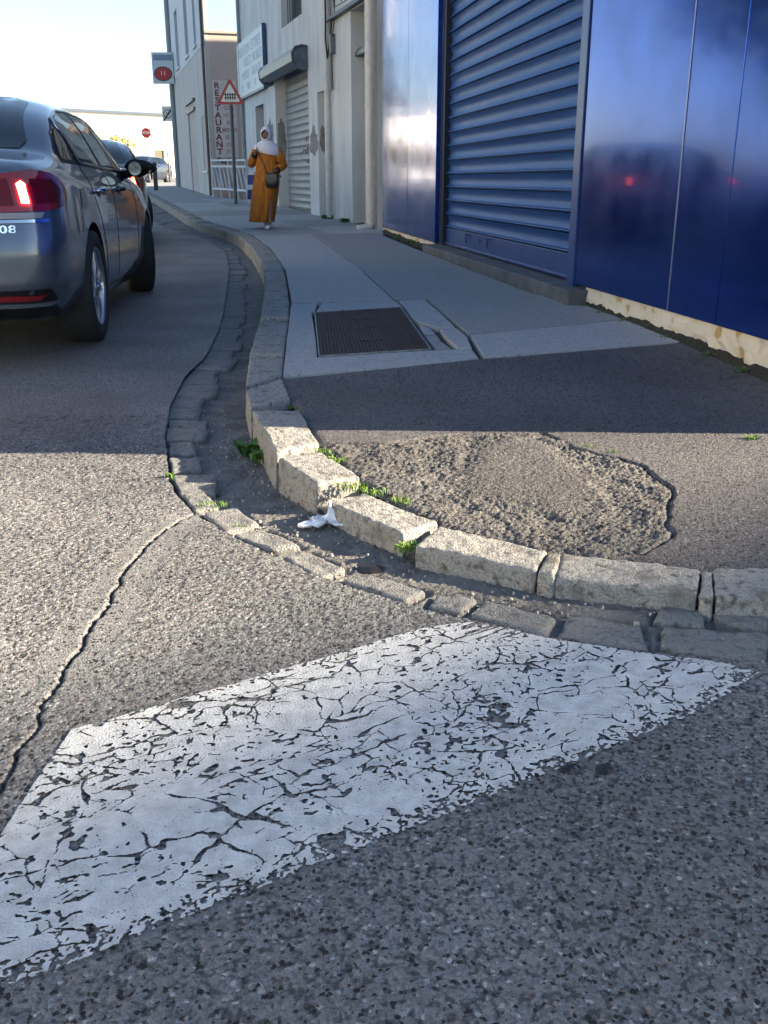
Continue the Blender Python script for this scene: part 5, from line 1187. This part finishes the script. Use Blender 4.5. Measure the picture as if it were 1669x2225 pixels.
# her right arm folded up to the shoulder strap, her left hand on the small bag
sr = jv((-.17, .0, 1.27), .05, up); er = jv((-.27, .02, 1.05), .042, sr); wr = jv((-.17, -.14, 1.20), .028, er); pr0 = jv((-.145, -.17, 1.235), .030, wr)
s_l = jv((.17, .0, 1.27), .05, up); e_l = jv((.27, .03, 1.03), .042, s_l); w_l = jv((.21, -.17, .93), .028, e_l); p_l = jv((.185, -.215, .915), .030, w_l)
for (pp, dirs) in ((pr0, [(-.025,-.03,.02),(-.01,-.04,.025),(.008,-.042,.025),(.024,-.035,.02)]), (p_l, [(-.04,-.03,-.028),(-.045,-.03,-.012),(-.044,-.03,.005),(-.036,-.03,.02)])):
    b0 = Vector(pts[pp])
    for k, d in enumerate(dirs):
        a = jv(tuple(b0+Vector(d)*.8), .0095, pp); b_ = jv(tuple(b0+Vector(d)*1.35+Vector((0, .012, -.02))), .0085, a); jv(tuple(b0+Vector(d)*1.3+Vector((0, .032, -.032))), .0075, b_)
    t_ = jv(tuple(b0+Vector((.035 if pp == pr0 else -.01, -.005, .012 if pp == pr0 else .038))), .010, pp); jv(tuple(b0+Vector((.048 if pp == pr0 else -.03, -.025, .022 if pp == pr0 else .045))), .0085, t_)
link('body', skin_mesh('body', pts, ed, rad), SKIN, pr_, local=True, smooth=True)
# face details
mb = MB(); mb.loft([[(-.012, -.108, 1.475), (.012, -.108, 1.475), (0, -.125, 1.478)], [(-.005, -.104, 1.515), (.005, -.104, 1.515), (0, -.112, 1.515)]]); mb.build('nose', SKIN, pr_, local=True, smooth=True)
for s in (-1, 1):
    mb = MB(); mb.tube([(s*.018, -.103, 1.512), (s*.030, -.103, 1.515), (s*.042, -.096, 1.511)], [.004, .006, .004], 6); mb.build('eye', BLACKC, pr_, local=True)
    mb = MB(); mb.tube([(s*.014, -.106, 1.530), (s*.030, -.106, 1.535), (s*.046, -.096, 1.528)], [.003, .004, .002], 6); mb.build('eyebrow', BLACKC, pr_, local=True)
mb = MB(); mb.tube([(-.022, -.102, 1.448), (0, -.110, 1.450), (.022, -.102, 1.448)], [.003, .006, .003], 6); mb.build('mouth', mat('lips', (.22,.06,.05), rough=.5), pr_, local=True)
# dress: rings down the body, folds by a ripple
def ring(z, cx, cy, rx, ry, fold, ph, n=48):
    out = []
    for k in range(n):
        a = 2*math.pi*k/n; f = 1+fold*(.55*math.sin(7*a+ph)+.45*math.sin(11*a-ph*1.7+1)); out.append((cx+rx*f*math.cos(a), cy+ry*f*math.sin(a), z+.0))
    return out
prof = [(1.345,0,-.0,.075,.07,0,0),(1.32,0,0,.15,.095,.0,0),(1.27,0,0,.205,.118,.01,0),(1.18,0,0,.205,.135,.02,.1),(1.05,0,0,.195,.14,.03,.2),(.92,0,0,.205,.15,.035,.3),(.78,-.01,-.01,.222,.18,.045,.4),(.60,-.03,-.03,.222,.21,.07,.6),(.42,-.055,-.03,.215,.24,.09,.8),(.25,-.08,-.01,.205,.27,.11,1.0),(.13,-.105,.01,.20,.29,.12,1.2),(.105,-.105,.01,.196,.285,.12,1.2)]
mb = MB(); rg_ = [ring(*p) for p in prof]
rg_[-1] = [(x, y, z+.05*max(0, (x+.02)*3)*(y < 0)) for x, y, z in rg_[-1]]; rg_[-2] = [(x, y, z+.05*max(0, (x+.02)*3)*(y < 0)) for x, y, z in rg_[-2]]
mb.loft(rg_, caps=False); dr = mb.build('dress', OCHRE, pr_, local=True, smooth=True); sd = dr.modifiers.new('thick', 'SOLIDIFY'); sd.thickness = .006
def sleeve(a, b, c, r0, r1, r2, r3):
    A, B, Cc = Vector(a), Vector(b), Vector(c); mb = MB(); mb.tube([A, A.lerp(B, .5), B-(B-A)*.12, B, B+(Cc-B)*.15, B.lerp(Cc, .5), B.lerp(Cc, .72)], [r0, r1*1.1, r1, r1*1.02, r1, r2, r2], 16); o = mb.build('sleeve', OCHRE, dr, local=True, smooth=True)
    mb = MB(); mb.tube([B.lerp(Cc, .70), B.lerp(Cc, .92)], [r2*.82, r3], 14); mb.build('cuff', BLACKC, dr, local=True, smooth=True)
sleeve((-.16, 0, 1.27), (-.285, .02, 1.045), (-.17, -.14, 1.20), .085, .075, .062, .046); sleeve((.16, 0, 1.27), (.285, .03, 1.03), (.21, -.17, .93), .085, .075, .062, .046)
# headscarf: hood with a face opening, cape over chest and shoulders
vs = []; fs = []; n, m2 = 40, 15
for j in range(m2+1):
    th = math.pi*(.03+.80*j/m2)
    for i in range(n): 
        ph = 2*math.pi*i/n; x = .094*math.sin(th)*math.sin(ph); y = -.112*math.sin(th)*math.cos(ph)-.018; z = 1.50+.118*math.cos(th)
        vs.append((x, y, z))
def face_open(p): return p[1] < -.055 and ((p[0]/.062)**2+((p[2]-1.495)/.070)**2) < 1
for j in range(m2):
    for i in range(n):
        q = (j*n+i, j*n+(i+1) % n, (j+1)*n+(i+1) % n, (j+1)*n+i); c_ = [sum(vs[k][e] for k in q)/4 for e in range(3)]
        if not face_open(c_): fs.append(q)
k0 = len(vs); fs.append(tuple(range(n-1, -1, -1)))
cape = [(1.405, .075, .085, -.02, 0), (1.385, .098, .102, -.015, .02), (1.35, .165, .118, -.01, .03), (1.30, .222, .145, -.005, .04), (1.24, .240, .160, -.005, .05)]
for (z, rx, ry, cy, fd) in cape:
    for i in range(n):
        ph = 2*math.pi*i/n; f = 1+fd*math.sin(6*ph+z*20); dz = 0
        if z < 1.33: dz = -.12*max(0, -math.cos(ph)*-1)*(1.35-z)/.11*.35+(-.09*math.sin(ph)*(1.33-z)/.09*.6 if math.cos(ph) > -.2 else 0)
        vs.append((rx*f*math.sin(ph), cy-ry*f*math.cos(ph), z+dz))
for j in range(len(cape)-1):
    for i in range(n): fs.append((k0+j*n+i, k0+j*n+(i+1) % n, k0+(j+1)*n+(i+1) % n, k0+(j+1)*n+i))
mb = MB().add(vs, fs); hs = mb.build('headscarf', SCARF, pr_, local=True, smooth=True); sd = hs.modifiers.new('thick', 'SOLIDIFY'); sd.thickness = .008; sd.offset = 1
for (x, y, z, rx_) in ((.09, -.24, .045, R(8)), (-.08, .21, .06, R(-38))):
    rg2 = []
    for t, w, h in ((-.13,.02,.02),(-.11,.038,.035),(-.04,.044,.045),(.04,.038,.06),(.09,.036,.075),(.115,.025,.05)):
        rg2.append([(w*math.cos(a), t, max(-.035, h*math.sin(a)*.8-.0)) for a in [2*math.pi*k/14 for k in range(14)]])
    mb = MB(); mb.loft(rg2); o = mb.build('shoe', SHOE, pr_, local=True, smooth=True); o.location = (x, y, z); o.rotation_euler = (rx_, 0, 0)
# shoulder bag and shopping bag
sb_ = thing('shoulder_bag', (wx+.17, wy-.22, wz+.72), 'small black shoulder bag hanging at the woman\'s hip', 'bag')
W_ = lambda x, y, z: tuple(pr_.matrix_basis @ Vector((x, y, z)))
rg2 = []
for z, w, d_ in ((.66,.07,.02),(.67,.10,.04),(.74,.118,.05),(.82,.112,.045),(.885,.09,.03),(.895,.07,.012)): rg2.append([W_(.16+w*math.copysign(abs(math.cos(a))**.6, math.cos(a)), -.245+d_*math.copysign(abs(math.sin(a))**.6, math.sin(a)), z) for a in [2*math.pi*k/24 for k in range(24)]])
MB().loft(rg2).build('pouch', BAGL, sb_, smooth=True)
MB().add([W_(.07, -.292, .88), W_(.25, -.292, .88), W_(.26, -.300, .79), W_(.16, -.302, .765), W_(.06, -.300, .79)], [(0, 1, 2, 3, 4)]).build('flap', BAGL, sb_)
MB().tube([W_(.08, -.26, .87), W_(.02, -.20, 1.0), W_(-.06, -.18, 1.13), W_(-.13, -.165, 1.24), W_(-.15, -.08, 1.345), W_(-.12, .06, 1.35), W_(.0, .17, 1.1), W_(.15, .19, .92), W_(.25, 0, .84), W_(.24, -.22, .87)], .009, 6).build('strap', BAGL, sb_, smooth=True)
sh_ = thing('shopping_bag', (wx-.27, wy+.12, wz+.35), 'blue and white shopping bag carried behind the woman\'s arm', 'bag')
BAGB = mat('bag_blue', (.02,.04,.20), rough=.5); BAGW = mat('bag_white', (.62,.66,.72), rough=.5)
def bagring(z, w, d_): return [W_(-.30+w*math.copysign(abs(math.cos(a))**.5, math.cos(a))+(.9-z)*-.05, .14+d_*math.copysign(abs(math.sin(a))**.5, math.sin(a)), z) for a in [2*math.pi*k/16 for k in range(16)]]
for z0, z1, m_, nm_ in ((.40, .46, BAGW, 'hem'), (.46, .62, BAGB, 'band'), (.62, .70, BAGW, 'stripe'), (.70, .86, BAGB, 'band'), (.86, .90, BAGW, 'rim')):
    MB().loft([bagring(z0, .075, .11), bagring(z1, .078, .115)]).build(nm_, m_, sh_, smooth=False)
MB().tube([W_(-.33, .05, .89), W_(-.29, .04, 1.0), W_(-.275, .03, 1.07), W_(-.28, .06, 1.0), W_(-.31, .20, .89)], .008, 6).build('handle', BAGW, sh_)

# ------------------------------------------------------------------ weeds, litter, stains
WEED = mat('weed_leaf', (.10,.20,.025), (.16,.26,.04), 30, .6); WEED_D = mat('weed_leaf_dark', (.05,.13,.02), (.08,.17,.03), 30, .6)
def tuft(x, y, z, n, r, h, m, label, seed, round_=False):
    rnd = random.Random(seed); vs = []; fs = []
    for i in range(n):
        a = rnd.uniform(0, 6.28); d = r*rnd.random()**.6; p = Vector((x+math.cos(a)*d, y+math.sin(a)*d*.6, z)); b = rnd.uniform(0, 6.28); out = Vector((math.cos(b), math.sin(b), 0)); hh = h*rnd.uniform(.4, 1.1); w = (.35 if round_ else .14)*hh; sd = Vector((-out.y, out.x, 0)); k = len(vs)
        p1 = p+Vector((0, 0, hh*.55))+out*hh*.3; p2 = p+Vector((0, 0, hh*.8))+out*hh*.9
        vs += [tuple(p-Vector((0, 0, .01))), tuple(p1-sd*w), tuple(p2), tuple(p1+sd*w), tuple(p1+Vector((0, 0, -w*.4)))]; fs += [(k, k+1, k+4), (k, k+4, k+3), (k+1, k+2, k+4), (k+4, k+2, k+3)]
    me = bpy.data.meshes.new('weed'); me.from_pydata(vs, [], fs); o = link('weed', me, m); return tag(o, label, 'weed', 'weeds growing in the joints')
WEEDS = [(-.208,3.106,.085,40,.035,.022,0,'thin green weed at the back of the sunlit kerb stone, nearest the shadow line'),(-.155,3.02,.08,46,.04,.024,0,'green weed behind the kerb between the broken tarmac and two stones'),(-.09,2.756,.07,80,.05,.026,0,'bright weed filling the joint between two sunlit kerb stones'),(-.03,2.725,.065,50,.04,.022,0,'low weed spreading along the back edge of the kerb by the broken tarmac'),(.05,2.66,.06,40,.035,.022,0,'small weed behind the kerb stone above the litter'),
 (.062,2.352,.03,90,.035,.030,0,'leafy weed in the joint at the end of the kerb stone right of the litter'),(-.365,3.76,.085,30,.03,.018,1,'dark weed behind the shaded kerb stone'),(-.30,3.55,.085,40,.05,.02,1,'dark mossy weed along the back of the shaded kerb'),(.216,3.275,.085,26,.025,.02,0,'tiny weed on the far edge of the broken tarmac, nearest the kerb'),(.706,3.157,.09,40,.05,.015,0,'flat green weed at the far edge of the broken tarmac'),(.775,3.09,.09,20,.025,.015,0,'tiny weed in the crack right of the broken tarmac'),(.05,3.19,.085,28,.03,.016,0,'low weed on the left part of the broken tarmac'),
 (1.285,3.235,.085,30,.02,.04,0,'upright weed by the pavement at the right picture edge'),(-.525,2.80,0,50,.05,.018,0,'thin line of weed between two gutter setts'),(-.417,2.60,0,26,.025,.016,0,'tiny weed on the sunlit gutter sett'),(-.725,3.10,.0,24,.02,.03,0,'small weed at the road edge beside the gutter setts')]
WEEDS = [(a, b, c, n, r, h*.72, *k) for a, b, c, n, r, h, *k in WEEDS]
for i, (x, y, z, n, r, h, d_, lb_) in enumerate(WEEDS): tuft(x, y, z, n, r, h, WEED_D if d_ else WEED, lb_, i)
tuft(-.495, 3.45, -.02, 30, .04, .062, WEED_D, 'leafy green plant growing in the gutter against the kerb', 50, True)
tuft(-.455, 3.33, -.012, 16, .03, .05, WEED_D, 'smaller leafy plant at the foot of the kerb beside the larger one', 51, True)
for i, (t, d_, h) in enumerate(((2.22, .05, .03), (1.9, .03, .025), (1.55, .025, .025), (.95, .025, .02), (.5, .025, .025), (.15, .03, .03), (8.2, .04, .07), (9.3, .04, .05))):
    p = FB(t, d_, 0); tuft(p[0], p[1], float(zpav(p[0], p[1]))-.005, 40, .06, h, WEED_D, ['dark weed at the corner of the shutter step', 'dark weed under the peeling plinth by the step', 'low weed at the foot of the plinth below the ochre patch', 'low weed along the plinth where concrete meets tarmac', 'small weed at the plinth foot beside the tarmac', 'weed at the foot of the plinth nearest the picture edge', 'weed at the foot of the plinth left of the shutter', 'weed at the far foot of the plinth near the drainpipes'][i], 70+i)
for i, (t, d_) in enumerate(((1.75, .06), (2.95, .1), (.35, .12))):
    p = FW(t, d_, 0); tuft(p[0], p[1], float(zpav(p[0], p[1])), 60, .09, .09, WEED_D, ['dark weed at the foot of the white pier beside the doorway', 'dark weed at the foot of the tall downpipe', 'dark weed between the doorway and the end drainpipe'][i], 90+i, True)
# strip of dirt at the foot of the blue building's plinth
SOIL = mat('dirt', (.016,.015,.012), (.032,.030,.018), 40, .95, .8, 120, dist=.01)
def soil(t0, t1, seed, w0=.024):
    n = int((t1-t0)/.03); vs = []; fs = []
    for i in range(n+1):
        t = t0+(t1-t0)*i/n; w = w0*(.35+1.3*float(fbm(np.array([t*5.]), np.array([seed*2.]), seed, 3)[0])); a = FB(t, -.005, 0); b = FB(t, w*.5, 0); c = FB(t, w+.012, 0); k = float(vn(np.array([t*30.]), np.array([1.])))
        vs += [(a[0], a[1], float(zpav(a[0], a[1]))+.030+.012*k), (b[0], b[1], float(zpav(b[0], b[1]))+.010+.014*k), (c[0], c[1], float(zpav(c[0], c[1]))-.012)]
    for i in range(n):
        for j in range(2): a = i*3+j; fs.append((a, a+1, a+4, a+3))
    return MB().add(vs, fs).build('soil', SOIL, pavement, smooth=False)
soil(-.9, 2.26, 4); soil(7.13, 10.6, 6, .05)
# grit washed into the gutter
rnd = random.Random(31); vs = []; fs = []; GPn = np.array(GP)
while len(fs) < 6*420:
    px, py = rnd.uniform(-.95, 1.15), rnd.uniform(1.75, 4.2)
    if pin(np.array([[px, py]]), GPn)[0] < .03: continue
    r = rnd.uniform(.0012, .0042)*(1.8 if rnd.random() < .06 else 1); z0 = float(gz(px, py))+.004; k = len(vs); a0 = rnd.uniform(0, 6.28)
    for zz, q in ((z0-r, 1.), (z0+r*rnd.uniform(.6, 1.1), .7)):
        for i in range(4): a = a0+i*1.57+rnd.uniform(-.3, .3); vs.append((px+r*q*1.3*math.cos(a), py+r*q*1.3*math.sin(a), zz))
    fs += [(k+3,k+2,k+1,k),(k+4,k+5,k+6,k+7),(k,k+1,k+5,k+4),(k+1,k+2,k+6,k+5),(k+2,k+3,k+7,k+6),(k+3,k,k+4,k+7)]
me = bpy.data.meshes.new('grit'); me.from_pydata(vs, [], fs); tag(link('grit', me, mat('grit', (.10,.095,.09), (.45,.42,.38), 90, .9, lo=.42, hi=.58), gutter), kind='stuff')
# crumpled tissue: folded sheet with three lobes
rnd = random.Random(9); n = 26; X, Y = np.meshgrid(np.linspace(-1, 1, n), np.linspace(-1, 1, n)); x, y = X.ravel(), Y.ravel()
rr = np.hypot(x, y); th = np.arctan2(y, x); lobe = .62+.38*np.cos(3*th+.6)+.12*np.cos(7*th)
k = .074; px = x*lobe*k*1.1-.0; py = y*lobe*k*.75; pz_ = .006+.022*np.abs(fbm(x*2.4+5, y*2.4, 7, 3)-.45)*2+.062*np.exp(-((x-.55)**2+(y-.5)**2)/.14)*1.0+.012*fbm(x*6, y*6, 3, 2)
me = np_mesh('tissue', np.column_stack([px-.170, py+2.625, pz_-.006]), grid(np.arange(n), np.arange(n))[1]); o = link('tissue', me, mat('tissue_paper', (.78,.80,.84), rough=.8)); sd = o.modifiers.new('thick', 'SOLIDIFY'); sd.thickness = .0015
tag(o, 'crumpled white tissue lying in the gutter against the kerb', 'litter')
mb = MB(); mb.add([(-.262,2.84,.0),(-.248,2.815,.004),(-.228,2.812,.012),(-.222,2.83,.022),(-.236,2.85,.014),(-.244,2.832,.018)], [(0,1,5),(1,2,5),(2,3,5),(3,4,5),(4,0,5)]); o = mb.build('dead_leaf', mat('dead_leaf', (.32,.10,.035), (.2,.07,.03), 60, .6)); tag(o, 'dry red brown leaf at the foot of the kerb', 'leaf')
TARS = mat('tar_blot', (.008,.008,.009), (.014,.013,.012), 60, .35, .6, 150, dist=.004)
def blot(x, y, z, r, seed, label):
    n = 40; vs = [(x, y, z+.007)]; 
    for q in (.55, 1.0):
        for i in range(n):
            a = 2*math.pi*i/n; k = r*q*(.6+.8*float(fbm(np.array([math.cos(a)*1.8+seed]), np.array([math.sin(a)*1.8]), seed, 3)[0])); vs.append((x+k*math.cos(a)*1.25, y+k*math.sin(a), z+(.006 if q < 1 else -.002)))
    fs = [(0, 1+i, 1+(i+1) % n) for i in range(n)]+[(1+i, 1+n+i, 1+n+(i+1) % n, 1+(i+1) % n) for i in range(n)]
    o = MB().add(vs, fs).build('tar_blot', TARS, smooth=True); tag(o, label, 'stain', 'black blots on the ground')
blot(-.04, 2.30, -.004, .034, 2, 'black lump of tar in the gutter between two setts'); blot(.312, 1.392, .002, .014, 3, 'black tar spot on the road below the bar, the left of two'); blot(.375, 1.395, .002, .015, 4, 'black tar spot on the road below the bar, the right of two')
